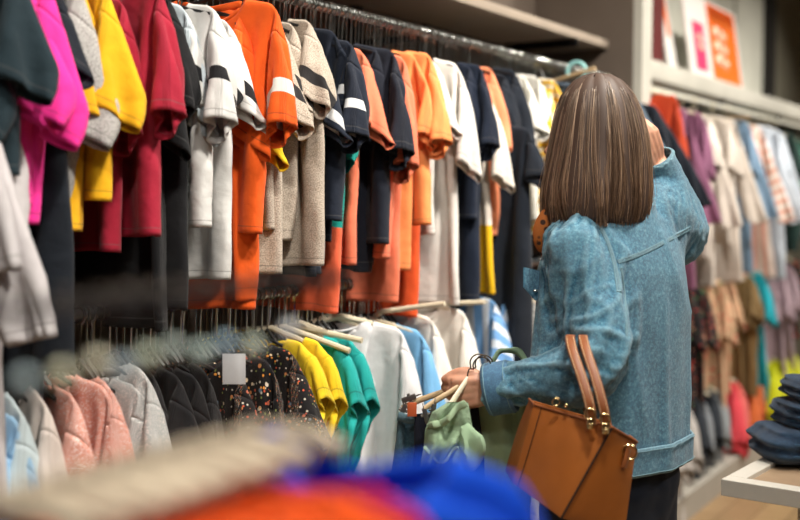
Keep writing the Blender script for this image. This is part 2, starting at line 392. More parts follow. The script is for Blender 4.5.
def build_lib():
    for name, (V, F, REST, SD, REG, pins) in PAT.items():
        co = SIM[name]; parts = {}
        for i in range(len(co)):
            x, y, z = co[i]; rp_ = min(1, max(0, (-z - .08) / .35)); q = Vector((x * 8 + len(name) * 3.1, z * 1.6, ord(name[-1])))
            co[i][1] += rp_ * (.030 * noise.noise(q) + .012 * noise.noise(q * 2.7)); co[i][2] += rp_ * .012 * noise.noise(Vector((x * 6, 5, ord(name[0]))))
        if name == 'ruffle':
            for i, (u, v, side, *_r) in enumerate(REST):
                e = max(0, 1 - min(SD[i][1], SD[i][1] if SD[i][1] < 1 else 1) / .03)
                if e > 0 and SD[i][1] < .03: co[i][1] += .011 * e * math.sin(i * 2.4); co[i][2] += .005 * e * math.cos(i * 1.7)
        for reg, pn in ((0, 'body'), (1, 'sleeve'), (3, 'sleeve'), (2, 'neckband')):
            fs = [f for f, r in zip(F, REG) if r == reg]
            if not fs: continue
            used = sorted({i for f in fs for i in f}); mp = {a: b for b, a in enumerate(used)}
            me = bpy.data.meshes.new(name + '_' + pn); me.from_pydata([co[i].tolist() for i in used], [], [[mp[i] for i in f] for f in fs]); me.update()
            for an, src in (('rest', REST), ('sleeve_d', SD)):
                a = me.attributes.new(an, 'FLOAT_VECTOR', 'POINT'); a.data.foreach_set('vector', np.array([src[i] for i in used], 'f').ravel())
            me.materials.append(None); me.polygons.foreach_set('use_smooth', [True] * len(me.polygons))
            o = bpy.data.objects.new('tmp', me); COL.objects.link(o)
            sd = o.modifiers.new('s', 'SUBSURF'); sd.levels = 1; sd.render_levels = 1
            so = o.modifiers.new('t', 'SOLIDIFY'); so.thickness = .0022 if pn != 'neckband' else .0045; so.offset = 0
            bake(o); me2 = o.data; bpy.data.objects.remove(o)
            parts.setdefault(pn, []).append(me2)
        LIB[name] = parts
build_lib()
USED = []
def hang_garment(name, variant, y, z_rail, mat, label, cat, group=None, x=-1.75, dz=-.093, xo=0, yaw=0, sy=.75, s=1.0, sz=None, neckmat=None, roll=0, sleevemat=None):
    if z_rail == RAIL_UP and y < 4.7: s, sz = s * .95, (sz or s) * .86
    t = empty(name, (x + xo, y, z_rail + dz), 0, label, cat, group)
    t.rotation_euler = (0, roll, yaw); t.scale = (s, s * sy, (sz or s))
    for pn, lst in LIB[variant].items():
        for me in lst:
            o = bpy.data.objects.new(pn, me); link(o, t)
            o.material_slots[0].link = 'OBJECT'; o.material_slots[0].material = (neckmat if pn == 'neckband' and neckmat else sleevemat if pn == 'sleeve' and sleevemat else mat)
    return t

# ---------------------------------------------------------------- hangers
M_CREAM = plain('cream_plastic', srgb(216, 205, 180), .45); M_WOOD = woodmat('hanger_wood', srgb(176, 148, 110), srgb(205, 180, 142), (3, 3, 30)); M_HOOK = plain('hook_chrome', srgb(200, 202, 200), .22, 1.0)
M_HOOKD = plain('hook_dark', srgb(90, 82, 74), .35, .9); M_BLACKP = plain('black_plastic', srgb(24, 24, 26), .4)
def hook_pts(R0=.0155, drop=-.088, ox=0):
    pts = [(0, 0, drop), (0, 0, -.045)]
    # arc around the rail, open towards -x
    for a in np.linspace(-75, 200, 12): pts.append((R0 * math.cos(R(a)), 0, R0 * math.sin(R(a)) + (.0)))
    pts[1] = (.002, 0, -.04); return pts
HM = {}
def hanger_meshes(kind):
    if kind in HM: return HM[kind]
    hw = .195
    arm = MB(); pts = [(-hw, 0, -.024 - .2 * (hw - .076)), (-.12, 0, -.024 - .009 * 1), (-.05, 0, -.018), (0, 0, -.008), (.05, 0, -.018), (.12, 0, -.033), (hw, 0, -.024 - .2 * (hw - .076))]
    pts = [(x, 0, -.026 - .2 * max(0, abs(x) - .076)) if abs(x) > .06 else (x, 0, -.012 - .2 * abs(x)) for x in np.linspace(-hw, hw, 15)]
    if kind == 'cream' or kind == 'wood': arm.tube(pts, [.0075] * 15, 8, flat=1.0)
    else: arm.tube(pts, .005, 6)
    hk = MB().tube(hook_pts(), .0022 if kind != 'blue' else .0035, 6)
    a = arm.build('tmp', None); h = hk.build('tmp', None); HM[kind] = (a.data, h.data); a.data.materials.append(None); h.data.materials.append(None)
    bpy.data.objects.remove(a); bpy.data.objects.remove(h); return HM[kind]
def hanger(y, z, kind, label, group=None, x=-1.75, xo=0, yaw=0, roll=0, am=None, hm=None, w=1.0, drop=0):
    t = empty('clothes_hanger', (x, y, z), 0, label, 'clothes hanger', group); t.rotation_euler = (0, roll, yaw)
    a, h = hanger_meshes(kind)
    for nm, me, mt, off in (('hanger_arms', a, am or {'cream': M_CREAM, 'wood': M_WOOD}.get(kind, M_BLACKP), -.08), ('hook', h, hm or M_HOOK, 0)):
        o = bpy.data.objects.new(nm, me); link(o, t); o.location = (xo if off else 0, 0, off - (drop if off else 0))
        if off: o.scale = (w, 1, 1)
        elif drop > 0: o.scale = (1, 1, 1 + drop / .088)
        o.material_slots[0].link = 'OBJECT'; o.material_slots[0].material = mt
    return t

def far_hangers(name_label):
    mb = MB()
    for zr, y, yw, xo, drop, roll, sc in USED:
        a, h = hanger_meshes('cream'); M0 = Matrix.Translation((-1.75, y, zr)) @ Matrix.Rotation(yw, 4, 'Z')
        for me, M1 in ((a, Matrix.Translation((xo, 0, -.08 - drop)) @ Matrix.Diagonal((sc * .85, 1, 1, 1))), (h, Matrix.Identity(4))):
            mb.add([M0 @ M1 @ v.co for v in me.vertices], [list(p.vertices) for p in me.polygons])
    return tag(mb.build('clothes_hangers', M_CREAM), name_label, 'clothes hangers', kind='stuff')

# ================================================================ UPPER RAIL
NAVY = (22, 30, 45); BLACK = (13, 14, 18); WHITE = (206, 206, 204); MARL = (176, 164, 150); ORANGE = (232, 92, 24); CORAL = (234, 124, 92); PEACH = (244, 150, 88); CRIM = (158, 28, 52)
ORD = ['first', 'second', 'third', 'fourth', 'fifth', 'sixth', 'seventh', 'eighth', 'ninth', 'tenth']
def ypx(px, x=-1.55):
    return -x / math.tan(YAW - math.atan((px - 400) / F_PX))
def run(desc, name, cat, items, zr, where, variant, mat, near='left', **kw):
    """a run of like garments; items = list of (outer pixel column, dict of overrides)"""
    n = len(items); grp = None
    for k, (px, ov) in enumerate(items):
        ov = dict(ov); v = ov.pop('v', variant); m = ov.pop('m', mat); d = ov.pop('d', desc)
        if n == 1 or d != desc: lab = f'{d} {where}'
        else: lab = f'{"leftmost" if k == 0 else "rightmost" if k == n - 1 else ORD[k]} {d} {where}'; lab = lab if len(lab.split()) <= 16 else lab.replace(' on the upper rail', '').replace(' on the far middle rail', ' on the far rail').replace('on the far upper rail ', ''); assert len(lab.split()) <= 16, lab
        a = dict(kw); a.update(ov); a.setdefault('yaw', R(RNG.uniform(-11, 9))); a.setdefault('roll', R(RNG.uniform(-3, 3))); a.setdefault('dz', (-.058 if zr == RAIL_UP else -.075) - RNG.uniform(0, .035)); a['sz'] = (a.get('sz') or a.get('s', 1)) * RNG.uniform(.9, 1.07); a.setdefault('sy', RNG.uniform(.7, 1.1)); xo = a.get('xo', 0)
        y = ypx(px, -1.55 + xo)
        hang_garment(name, v, y, zr, m, lab, cat, None if n == 1 else (desc.replace('dress', 'dresses') if desc.endswith('dress') else desc.replace(' tee with', ' tees with') if ' tee with' in desc else desc + 's'), **a); USED.append((zr, y, a.get('yaw', 0), xo, -.093 - a.get('dz', -.093) + .012, a.get('roll', 0), a.get('s', 1) * HW.get(v, .165) / .195))
U = RAIL_UP; TEE = 't_shirt'
run('pale grey long top', 'long_top', 'top', [(-22, {}), (-4, dict(xo=.0, dz=-.2)), (20, dict(d='long whitish top with loose sleeves', xo=.0, dz=-.24, sz=1.0))], U, 'hanging low at the left end of the upper rail', 'long2', fabric((190, 186, 188)), s=1.0, sz=1.12)
run('dark teal tee', TEE, 't-shirt', [(12, dict(xo=.03)), (36, dict(xo=.05, yaw=R(0)))], U, 'at the left end of the upper rail before the pink tee', 'crop', fabric((22, 40, 48)), s=.98)
run('hot pink tee', TEE, 't-shirt', [(50, dict(xo=.0)), (68, dict(xo=.03, roll=R(3), yaw=R(0)))], U, 'on the upper rail beside the dark teal tees', 'crop', fabric((238, 48, 150)), s=1.04)
run('long blackish navy tunic', 'tunic', 'tunic', [(88, dict(xo=.0)), (100, dict(xo=.02))], U, 'hanging low behind the pink and grey tops on the upper rail', 'dress', fabric((14, 22, 32)), sz=.92, s=.9, dz=-.11)
run('plain grey marl tee', TEE, 't-shirt', [(103, dict(xo=.01, roll=R(2), yaw=R(-2)))], U, 'between the pink tee and the mustard tee on the upper rail', 'crop', fabric((160, 158, 156), 'marl'), s=1.0)
run('mustard yellow tee', TEE, 't-shirt', [(116, dict(xo=-.01)), (132, dict(xo=.02, v='crop'))], U, 'on the upper rail before the crimson tees', 'mid', fabric((222, 166, 18)), s=.95)
run('crimson tee', TEE, 't-shirt', [(152, dict(xo=-.01)), (176, dict(xo=.04, yaw=R(2)))], U, 'on the upper rail between mustard and black tees', 'mid', fabric(CRIM), s=.98)
run('plain black tee', TEE, 't-shirt', [(170, dict(xo=-.02)), (184, dict(xo=-.01, v='tee5'))], U, 'just right of the crimson tees on the upper rail', 'tee3', fabric(BLACK), s=1.0, sz=1.08)
run('pale blue-grey tee', TEE, 't-shirt', [(196, dict(xo=.0))], U, 'squeezed between black and white tees on the upper rail', 'tee2', fabric((184, 196, 204)), sz=1.1)
bw = (.095, .13, (22, 22, 26))
run('white tee with a black sleeve band', TEE, 't-shirt', [(210, dict(xo=.0)), (232, dict(xo=.05, v='mid', yaw=R(0))), (241, dict(v='tee5')), (249, dict(v='tee2'))], U, 'on the upper rail left of the bright orange tee', 'tee', fabric(WHITE, None, bw), s=.98)
run('bright orange tee with a white sleeve band', TEE, 't-shirt', [(250, dict(v='tee5', xo=-.02)), (264, dict(v='tee4')), (284, dict(xo=.07, v='mid', s=1.06, dz=-.045))], U, 'on the upper rail between white and grey tees', 'tee', fabric(ORANGE, None, (.12, .155, (225, 222, 216))), s=1.0)
run('yellow tee mostly hidden', TEE, 't-shirt', [(277, dict(xo=-.015, v='tee2', dz=-.15, sz=1.0, yaw=R(0)))], U, 'behind the bright orange tees, before the marl grey ones', 'tee5', fabric((222, 180, 20)), s=.95)
bm_ = (.095, .13, (38, 36, 38))
run('marl grey tee with dark sleeve bands', TEE, 't-shirt', [(292, dict(xo=-.01, v='tee2')), (304, dict(v='tee')), (316, dict(xo=.01, v='tee4')), (327, dict(xo=.02, v='tee5'))], U, 'on the upper rail between orange and navy tees', 'tee', fabric(MARL, 'marl', bm_), s=.96)
nb_ = (.12, .15, (220, 222, 224))
run('navy tee with a white sleeve band', TEE, 't-shirt', [(338, dict(v='tee2')), (349, dict(v='tee')), (368, dict(xo=.05, v='mid', yaw=R(-2)))], U, 'on the upper rail right of the marl grey tees', 'tee', fabric(NAVY, None, nb_), s=1.0)
run('teal and coral colour-block tee', TEE, 't-shirt', [(352, dict(xo=-.02, dz=-.16, sz=.9))], U, 'low behind the navy banded tees', 'tee5', fabric((24, 158, 146), 'block', None, (232, 104, 70)), s=1.0, sz=1.05)
run('soft coral tee', TEE, 't-shirt', [(377, dict(xo=0, v='tee2'))], U, 'between two navy tees on the upper rail', 'tee2', fabric(CORAL), s=1.0)
run('plain navy tee', TEE, 't-shirt', [(389, dict(xo=-.01, v='tee4')), (404, dict(xo=.03, v='mid'))], U, 'on the upper rail between two runs of coral tees', 'tee', fabric((20, 25, 38)), s=1.0)
run('coral pink tee', TEE, 't-shirt', [(403, dict(xo=-.03, v='tee5')), (418, dict(xo=.04, v='mid')), ], U, 'on the upper rail right of the plain navy tees', 'tee3', fabric(CORAL), s=1.0, sz=1.08, sleevemat=None)
run('peach orange tee', TEE, 't-shirt', [(427, dict(v='tee')), (440, dict(xo=.02, v='mid'))], U, 'on the upper rail beside the coral pink tees', 'tee3', fabric(PEACH), s=1.0)
run('deep orange tee', TEE, 't-shirt', [(424, dict(v='tee5', xo=-.05))], U, 'low behind the peach orange tees', 'tee3', fabric((228, 88, 40)), s=1.0, sz=1.1)
run('bright white tee', TEE, 't-shirt', [(452, dict(v='tee2', xo=-.02)), (466, dict(xo=.02, v='tee3', sz=1.1))], U, 'on the upper rail between peach and navy tees', 'tee', fabric((226, 222, 216)), s=1.0)
run('smooth navy tee', TEE, 't-shirt', [(479, dict(v='tee5', xo=-.01, sz=1.1)), (490, dict(xo=.03, v='mid'))], U, 'on the upper rail right of the bright white tees', 'tee4', fabric((20, 30, 48)), s=1.0)
run('light coral tee', TEE, 't-shirt', [(498, dict(v='tee2', xo=-.01)), (507, dict(xo=.0, v='tee4'))], U, 'on the upper rail between two navy runs', 'tee4', fabric((244, 150, 108)), s=.95)
run('dark navy tee', TEE, 't-shirt', [(516, dict(v='tee5', xo=-.02)), (523, dict(v='tee4'))], U, 'on the upper rail right of the light coral tees', 'tee4', fabric((18, 26, 38)), s=1.0)
run('ivory white tee', TEE, 't-shirt', [(533, dict(v='tee2')), (543, dict(xo=.0, v='tee')), (552, dict(xo=-.03, v='tee2'))], U, 'on the upper rail before the yellow striped tees', 'tee', fabric((232, 230, 222)), s=.92)
run('yellow tee with white stripes', TEE, 't-shirt', [(560, dict(v='tee2')), (572, dict(v='tee'))], U, "on the upper rail just left of the woman's head", 'tee', fabric((240, 192, 60), 'hstripes', None, (240, 232, 214)), s=.9)
run('slate blue tee', TEE, 't-shirt', [(583, dict(v='tee4')), (600, dict(v='tee'))], U, "behind the woman's hair on the upper rail", 'tee', fabric((70, 84, 100)), s=.95)
# long navy dress turned towards the aisle at the end of the run, with a yellow-hemmed shirt behind it
hang_garment('dress', 'dress', ypx(545, -1.42), U, fabric((22, 29, 40)), 'long navy dress turned flat to the aisle beside the woman', 'dress', xo=.12, yaw=R(20), sy=.8, dz=-.26)
hang_garment(TEE, 'tee3', ypx(505, -1.5), U, fabric((236, 226, 214), 'block', None, (232, 184, 20)), 'pale tee with a yellow hem low behind the navy dress', 't-shirt', xo=.02, yaw=R(12), dz=-.16, sy=.9)
# hangers of the upper rail
def fill_hangers(kind, label, group, lo=-9, hi=99):
    for zr, y, yw, xo, drop, roll, sc in USED:
        if not lo <= y < hi: continue
        hanger(y, zr, kind, label, group, yaw=yw, roll=roll, xo=xo, drop=drop, w=sc * (.9 if zr > 1.5 or kind == 'cream' else .62))
def lay_hangers(y0, y1, z, kinds, label, group, step, x=-1.75, used=()):
    y = y0; k = 0
    while y < y1:
        kd = kinds[k % len(kinds)]; k += 1
        hanger(y, z, kd, label, group, x, yaw=R(RNG.uniform(-9, 9)), hm=None if kd != 'dark' else M_HOOKD, roll=R(RNG.uniform(-1.2, 1.2)), w=.3 if z > 1.5 else .2)
        y += step * RNG.uniform(.7, 1.3)
fill_hangers('black', 'black hanger with a steel hook inside a tee on the upper rail', 'hangers inside the tees of the upper rail')
lay_hangers(1.9, 4.5, U, ['black'], 'steel-hooked hanger packed between the tees on the upper rail', 'spare hangers packed on the upper rail', .020)
# ================================================================ LOWER RAIL
USED.clear(); L_ = RAIL_LO
run('pale blue satin blouse', 'blouse', 'blouse', [(2, dict(v='blouse')), (22, dict(v='tee4'))], L_, 'at the left end of the lower rail', 'blouse', fabric((150, 190, 222), 'satin'), s=.98)
run('icy white satin blouse', 'blouse', 'blouse', [(44, dict(xo=0))], L_, 'on the lower rail beside the pale blue blouses', 'blouse', fabric((190, 205, 210), 'satin'), s=1.0)
run('white pearl blouse', 'blouse', 'blouse', [(72, dict(v='blouse', xo=.01))], L_, 'on the lower rail before the pink glitter tops', 'blouse', fabric((216, 204, 196), 'satin'), s=.95)
run('pink glitter blouse', 'blouse', 'blouse', [(92, dict(v='tee4')), (112, dict(v='tee3', xo=.0)), (138, dict(xo=.02))], L_, 'on the lower rail at the lower left', 'blouse', fabric((214, 146, 130), 'sparkle'), s=.95)
run('silver grey glitter blouse', 'blouse', 'blouse', [(146, dict(v='tee4', xo=-.01)), (164, dict(xo=.01)), ], L_, 'on the lower rail right of the pink glitter tops', 'blouse', fabric((176, 180, 180), 'sparkle'), s=.95)
run('plain black blouse', 'blouse', 'blouse', [(182, dict(xo=-.03)), (196, dict(xo=-.04, v='tee5')), (212, dict(xo=-.03, v='tee4')), (228, dict(xo=-.03))], L_, 'on the lower rail before the floral dresses', 'blouse', fabric((14, 14, 18)), s=.98)
run('dark floral dress', 'dress', 'dress', [(250, dict(xo=.0, yaw=R(16))), (282, dict(xo=0, yaw=R(20), v='blouse', sz=1.2)), (300, dict(xo=.02, yaw=R(24), v='dress'))], L_, 'on the lower rail between black blouses and yellow tops', 'dress', fabric((16, 14, 16), 'floral'), s=1.0)
run('bright yellow frilled top', 'frilled_top', 'top', [(318, dict(xo=.0, yaw=R(14))), (338, dict(xo=.01, yaw=R(10)))], L_, 'on the lower rail beside the floral dresses', 'ruffle', fabric((240, 206, 40)), s=1.1)
run('turquoise frilled top', 'frilled_top', 'top', [(356, dict(xo=-.0, yaw=R(8))), (366, dict(xo=.01, yaw=R(12)))], L_, 'on the lower rail between yellow tops and a white tee', 'ruffle', fabric((36, 172, 168)), s=1.15, sz=1.3)
run('white frill-shouldered tee', TEE, 't-shirt', [(392, dict(v='tank', xo=.0, yaw=R(14), s=1.1)), (402, dict(xo=.04, v='tee5', yaw=R(22)))], L_, 'on the lower rail right of the turquoise tops', 'tee3', fabric((222, 222, 224)), s=1.0, sz=1.05, dz=-.07)
run('black sleeveless top', 'tank_top', 'top', [(420, dict(xo=-.01))], L_, 'on the lower rail behind the white frill-shouldered tee', 'tank', fabric((12, 12, 15)), s=1.15)
run('sky blue tee', TEE, 't-shirt', [(428, dict(v='tee2', xo=.0))], L_, 'on the lower rail between black and white tops', 'tee2', fabric((120, 180, 226)), s=1.0)
run('cream white tee', TEE, 't-shirt', [(446, dict(v='tee2', xo=0, dz=-.07)), (470, dict(xo=.03, v='tee5', dz=-.05, yaw=R(10)))], L_, 'on the lower rail right of the sky blue tee', 'tee', fabric((232, 228, 220)), s=1.0)
run('blue and white striped shirt', 'striped_shirt', 'shirt', [(500, dict(v='tee5', dz=-.05, yaw=R(8))), (514, dict(xo=.02, v='long', dz=-.04, yaw=R(10)))], L_, 'on the lower rail above the held hangers', 'tee', fabric((116, 166, 220), 'stripes', None, (216, 226, 240)), s=1.0)
run('plain grey tee', TEE, 't-shirt', [(531, dict(xo=.0, dz=-.06)), (545, dict(xo=-.02, v='tee5', dz=-.06))], L_, "on the lower rail just behind the woman's jacket", 'tee3', fabric((160, 160, 158)), s=1.0)
run('faded rose tee', TEE, 't-shirt', [(570, dict()), (590, dict(v='tee4')), (610, dict(v='tee2'))], L_, 'on the lower rail hidden behind the woman', 'tee', fabric((170, 120, 120)), s=1.0)
fill_hangers('cream', 'cream plastic hanger inside a garment on the right half of the lower rail', 'cream hangers inside the garments of the lower rail', 2.2)
fill_hangers('black', 'black hanger inside a garment on the left half of the lower rail', 'black hangers inside the garments of the lower rail', -9, 2.2)
lay_hangers(1.18, 3.35, L_, ['black', 'dark', 'black'], 'dark-hooked empty hanger packed on the lower rail', 'empty hangers packed on the lower rail', .021)
# cream hangers whose free ends stick out and up
for k, (px, py, rl, nm) in enumerate([(428, 282, -20, 'cream hanger tilted up beneath the hem of the deep orange tees'), (470, 292, -16, 'cream hanger tilted up just left of the blue striped shirts'),
                              (352, 322, -3, 'cream hanger poking out level above the turquoise frilled tops'), (524, 300, -9, 'cream hanger poking out between the striped shirt and the grey tee'),
                              (345, 335, 4, 'cream hanger end showing above the bright yellow frilled tops')]):
    yy = ypx(px, -1.56); hanger(yy, L_, 'cream', nm, x=-1.745, roll=R(rl), yaw=R(6))
# thick wooden hanger and blue plastic hanger at the end of the upper rail
hanger(ypx(583, -1.57), RAIL_UP, 'wood', "thick wooden hanger tilted above the upper rail next to the woman's head", x=-1.76, roll=R(-24), yaw=R(0))
t = hanger(3.98, RAIL_UP - .03, 'blue', "pale turquoise plastic hanger hook standing up beside the woman's head", x=-1.66, am=M_CREAM, hm=plain('turquoise_plastic', srgb(150, 205, 205), .3), yaw=R(12)); [c for c in t.children if c.name.startswith('hook')][0].scale = (2.3, 2.3, 2.3)
# white price tag on the floral dress
tp = at_x(234, 369, -1.50); t = empty('price_tag', tp, R(31.6), 'blank white price tag hanging on the dark floral dress', 'price tag')
MB().box((-.024, -.0006, -.032), (.024, .0006, .032), .0004).build('tag_card', plain('tag_card', srgb(205, 208, 212), .6), t)
MB().tube([(0, 0, .030), (.004, .0, .045), (-.012, .03, .07)], .0007, 5).build('tag_string', M_BLACKP, t)

# ================================================================ FAR RACKS (right)
USED.clear()
far = 'on the far upper rail'
run('slate blue jersey top', 'long_top', 'top', [(636, dict(v='tee5')), (650, dict(v='long', xo=.02))], U, "right behind the woman's raised hand", 'long', fabric((96, 112, 128)), s=1.0)
run('dark navy long-sleeved top', 'long_top', 'top', [(664, dict(xo=.06, yaw=R(10))), ], U, 'between the slate top and the rust sweater on the far rail', 'long', fabric((20, 27, 38)), s=1.0)
run('rust red knitted sweater', 'sweater', 'sweater', [(664, dict(xo=.0, v='tee3')), (678, dict(xo=.06, v='mid', dz=-.02, s=1.1, yaw=R(4)))], U, 'first on the far upper rail right of the woman', 'tee5', fabric((188, 66, 34)), s=1.0)
run('mauve long-sleeved top', 'long_top', 'top', [(692, dict()), (706, dict(xo=.03, v='tee3', sz=1.0))], U, 'on the far upper rail beside the rust sweaters', 'long2', fabric((142, 92, 122)), s=1.0)
run('cream cotton blouse', 'blouse', 'blouse', [(712, dict(v='tee5')), (720, dict(v='long2')), (728, dict(v='tee3')), (737, dict(v='long2', xo=.03))], U, 'on the far upper rail between mauve and blue tops', 'long2', fabric((216, 206, 196)), s=1.05, sz=1.0)
run('dusty blue shirt', 'shirt', 'shirt', [(746, dict(v='tee3')), (751, dict(v='long2', xo=.02))], U, 'on the far upper rail right of the cream blouses', 'long2', fabric((124, 154, 182)), s=1.05, sz=1.0)
run('pink and white striped shirt', 'shirt', 'shirt', [(757, dict(v='tee5')), (762, dict(v='long2'))], U, 'on the far upper rail right of the dusty blue shirts', 'tee5', fabric((232, 180, 160), 'stripes', None, (238, 230, 222)), s=1.05, sz=1.0)
run('white-blue cotton shirt', 'shirt', 'shirt', [(768, dict(v='tee3')), (774, dict(v='long2')), (780, dict(v='tee5')), (787, dict(v='long2'))], U, 'on the far upper rail near the right edge', 'long2', fabric((206, 216, 228)), s=1.05, sz=1.0)
run('dark green top', 'long_top', 'top', [(794, dict(v='tee5')), (799, dict(v='tee3', m=fabric((70, 150, 120)), d='bright green tee')), (804, dict(v='tee4'))], U, 'at the right edge of the far upper rail', 'tee3', fabric((36, 60, 56)), s=1.05, sz=1.0)
far_hangers('pale hangers inside the garments of the far upper rail')
hanger(ypx(742, -1.57), RAIL_UP, 'wood', 'wooden hanger end tilted up on the far upper rail below the orange sign', x=-1.76, roll=R(-14))
USED.clear(); Z2 = 1.17
run('red and black floral blouse', 'blouse', 'blouse', [(692, dict()), (702, dict(v='tee4')), (713, dict(v='tee3', xo=.03))], Z2, 'on the far middle rail right of the jacket', 'blouse', fabric((36, 30, 32), 'floralred'), s=.95)
run('beige floral tee', TEE, 't-shirt', [(722, dict(v='tee4')), (733, dict(xo=.03)), (741, dict(v='tee2', xo=.02))], Z2, 'on the far middle rail between floral blouses and brown tops', 'tee3', fabric((206, 168, 134), 'floralred'), s=.92)
run('olive brown tee', TEE, 't-shirt', [(752, dict(v='tee3')), (760, dict(xo=.03))], Z2, 'on the far middle rail left of the turquoise tee', 'tee5', fabric((128, 104, 66)), s=.95)
run('turquoise blue tee', TEE, 't-shirt', [(768, dict(v='tee3', xo=.03))], Z2, 'on the far middle rail', 'tee3', fabric((36, 178, 196)), s=.98)
run('dusky mauve tee', TEE, 't-shirt', [(778, dict(v='tee4')), (787, dict(v='tee3', xo=.03)), (795, dict(v='tee3'))], Z2, 'on the far middle rail at the right edge', 'tee3', fabric((168, 146, 156)), s=1.0)
run('dark leafy blouse', 'blouse', 'blouse', [(802, dict()), (808, dict())], Z2 , 'at the right edge of the far middle rail', 'blouse', fabric((30, 40, 40), 'floralred'), s=1.0)
far_hangers('pale hangers inside the garments of the far middle rail')
USED.clear(); Z3 = .62
run('pale grey child tee', TEE, 't-shirt', [(655, dict()), (668, dict(xo=.03)), (680, dict()), (692, dict(xo=.07)), (703, dict(v='kid'))], Z3, 'on the lowest far rail beside the jacket hem', 'kid', fabric((188, 184, 180)), s=1.35, xo=.04)
run('charcoal child tee', TEE, 't-shirt', [(712, dict()), (721, dict(m=fabric((130, 136, 142)), d='mid grey child tee')), (729, dict()), (737, dict(m=fabric((150, 156, 160)), d='light steel grey child tee'))], Z3, 'on the lowest far rail left of the coral tee', 'kid', fabric((44, 50, 58)), s=1.3, xo=.05)
run('coral red child tee', TEE, 't-shirt', [(742, dict(xo=.02)), (749, dict(xo=.04, m=fabric((226, 110, 104), None), d='pinkish coral child tee'))], Z3, 'on the lowest far rail', 'kid', fabric((226, 76, 88)), s=1.55)
run('orange child tee', TEE, 't-shirt', [(760, dict(xo=.02)), (766, dict())], Z3, 'on the lowest far rail left of the sea green tee', 'kid', fabric((226, 116, 62)), s=1.4)
run('sea green child tee', TEE, 't-shirt', [(775, dict())], Z3, 'on the lowest far rail', 'kid', fabric((92, 160, 146)), s=1.4)
run('lime yellow child tee', TEE, 't-shirt', [(781, dict(xo=.02)), (788, dict(xo=.03)), (795, dict(xo=.03)), (801, dict())], Z3, 'on the lowest far rail above the white table', 'kid', fabric((206, 212, 30)), s=1.6)
far_hangers('pale hangers inside the child tees of the lowest far rail')

# ================================================================ TABLE
tc = at_z(721, 479, .80); tdir = R(31.6 - 37.3)       # long side runs away from the camera
M_TABLE = plain('white_lacquer', srgb(214, 210, 200), .4); M_INLAY = woodmat('table_inlay', srgb(150, 125, 100), srgb(175, 150, 122), (2, 2, 10))
t = empty('display_table', (tc.x, tc.y, 0), -tdir * 0 + math.radians(90) - (math.radians(90) - (YAW - math.radians(37.3))) , 'low white display table with a rimmed top at the right edge', 'table')
WT, LT, HT = 1.2, .95, .80
m = MB(); m.box((0, 0, HT - .04), (WT, .045, HT), .002); m.box((0, LT - .045, HT - .04), (WT, LT, HT), .002); m.box((0, .045, HT - .04), (.045, LT - .045, HT), .002); m.box((WT - .045, .045, HT - .04), (WT, LT - .045, HT), .002); m.build('top_frame', M_TABLE, t, False)
MB().box((.045, .045, HT - .035), (WT - .045, LT - .045, HT - .012)).build('top_inlay', M_INLAY, t, False)
for x0, y0 in ((.15, .1), (WT - .2, .1), (.15, LT - .15), (WT - .2, LT - .15)): MB().box((x0, y0, 0), (x0 + .05, y0 + .05, HT - .04), .002).build('leg', M_TABLE, t, False)
M_DENIMD = None
# ================================================================ WOMAN
root_p = at_d(611, 480, 2.5); ROOT = Vector((root_p.x, root_p.y, 0))
person = empty('person', ROOT, 0, 'person with long brown hair in a blue denim jacket reaching into the clothes racks', 'person')
def W(px, py, d): return at_d(px, py, d) - ROOT
FA = (RIGHT * -.68 + FWD * .73).normalized(); LE = (RIGHT * -.73 - FWD * .68).normalized(); UP = Vector((0, 0, 1))
def skinmat():
    t = NT('skin'); t.set(Roughness=.5); t.p.inputs['Subsurface Weight'].default_value = .12; t.p.inputs['Subsurface Radius'].default_value = (.02, .008, .004); t.p.inputs['Subsurface Scale'].default_value = .4
    nz = t.noise(40, 4, t.obj_coord()); t.l(t.ramp(nz.outputs[0], [(.3, srgb(192, 138, 112)), (.7, srgb(212, 160, 134))]), t.p.inputs['Base Color'])
    t.l(t.bump(t.noise(300, 3, t.obj_coord()).outputs[0], .15, .001), t.p.inputs['Normal']); return t.m
M_SKIN = skinmat()
def loft(mb, rings, n=40, cap=True, power=2.3):
    """rings: (centre, halfwidth along LE, halfdepth along FA)"""
    V = []; F = []
    for c, a, b in rings:
        for k in range(n):
            t = 2 * math.pi * k / n; ct, st = math.cos(t), math.sin(t)
            V.append(Vector(c) + LE * (a * math.copysign(abs(ct) ** (2 / power), ct)) + FA * (b * math.copysign(abs(st) ** (2 / power), st)))
    for i in range(len(rings) - 1):
        for k in range(n): F.append([i * n + k, i * n + (k + 1) % n, (i + 1) * n + (k + 1) % n, (i + 1) * n + k])
    if cap: F.append(list(range(n))[::-1]); F.append([(len(rings) - 1) * n + k for k in range(n)])
    mb.add(V, F)
def remesh(o, size, smooth=4, fac=.5):
    m = o.modifiers.new('r', 'REMESH'); m.mode = 'VOXEL'; m.voxel_size = size; m.use_smooth_shade = True
    if smooth: s = o.modifiers.new('s', 'SMOOTH'); s.iterations = smooth; s.factor = fac
    bake(o); return o
# joints
SH_L = W(574, 236, 2.42); EL_L = W(602, 352, 2.29); WR_L = W(497, 389, 2.36)
SH_R = W(652, 212, 2.60); EL_R = W(682, 232, 2.72); WR_R = W(655, 162, 2.64)
def lc(z, dl=0, df=0):
    return Vector((0, 0, z)) + LE * dl + FA * df
HEADC = W(595, 140, 2.49)
NECK = lc(1.44, 0, -.01)
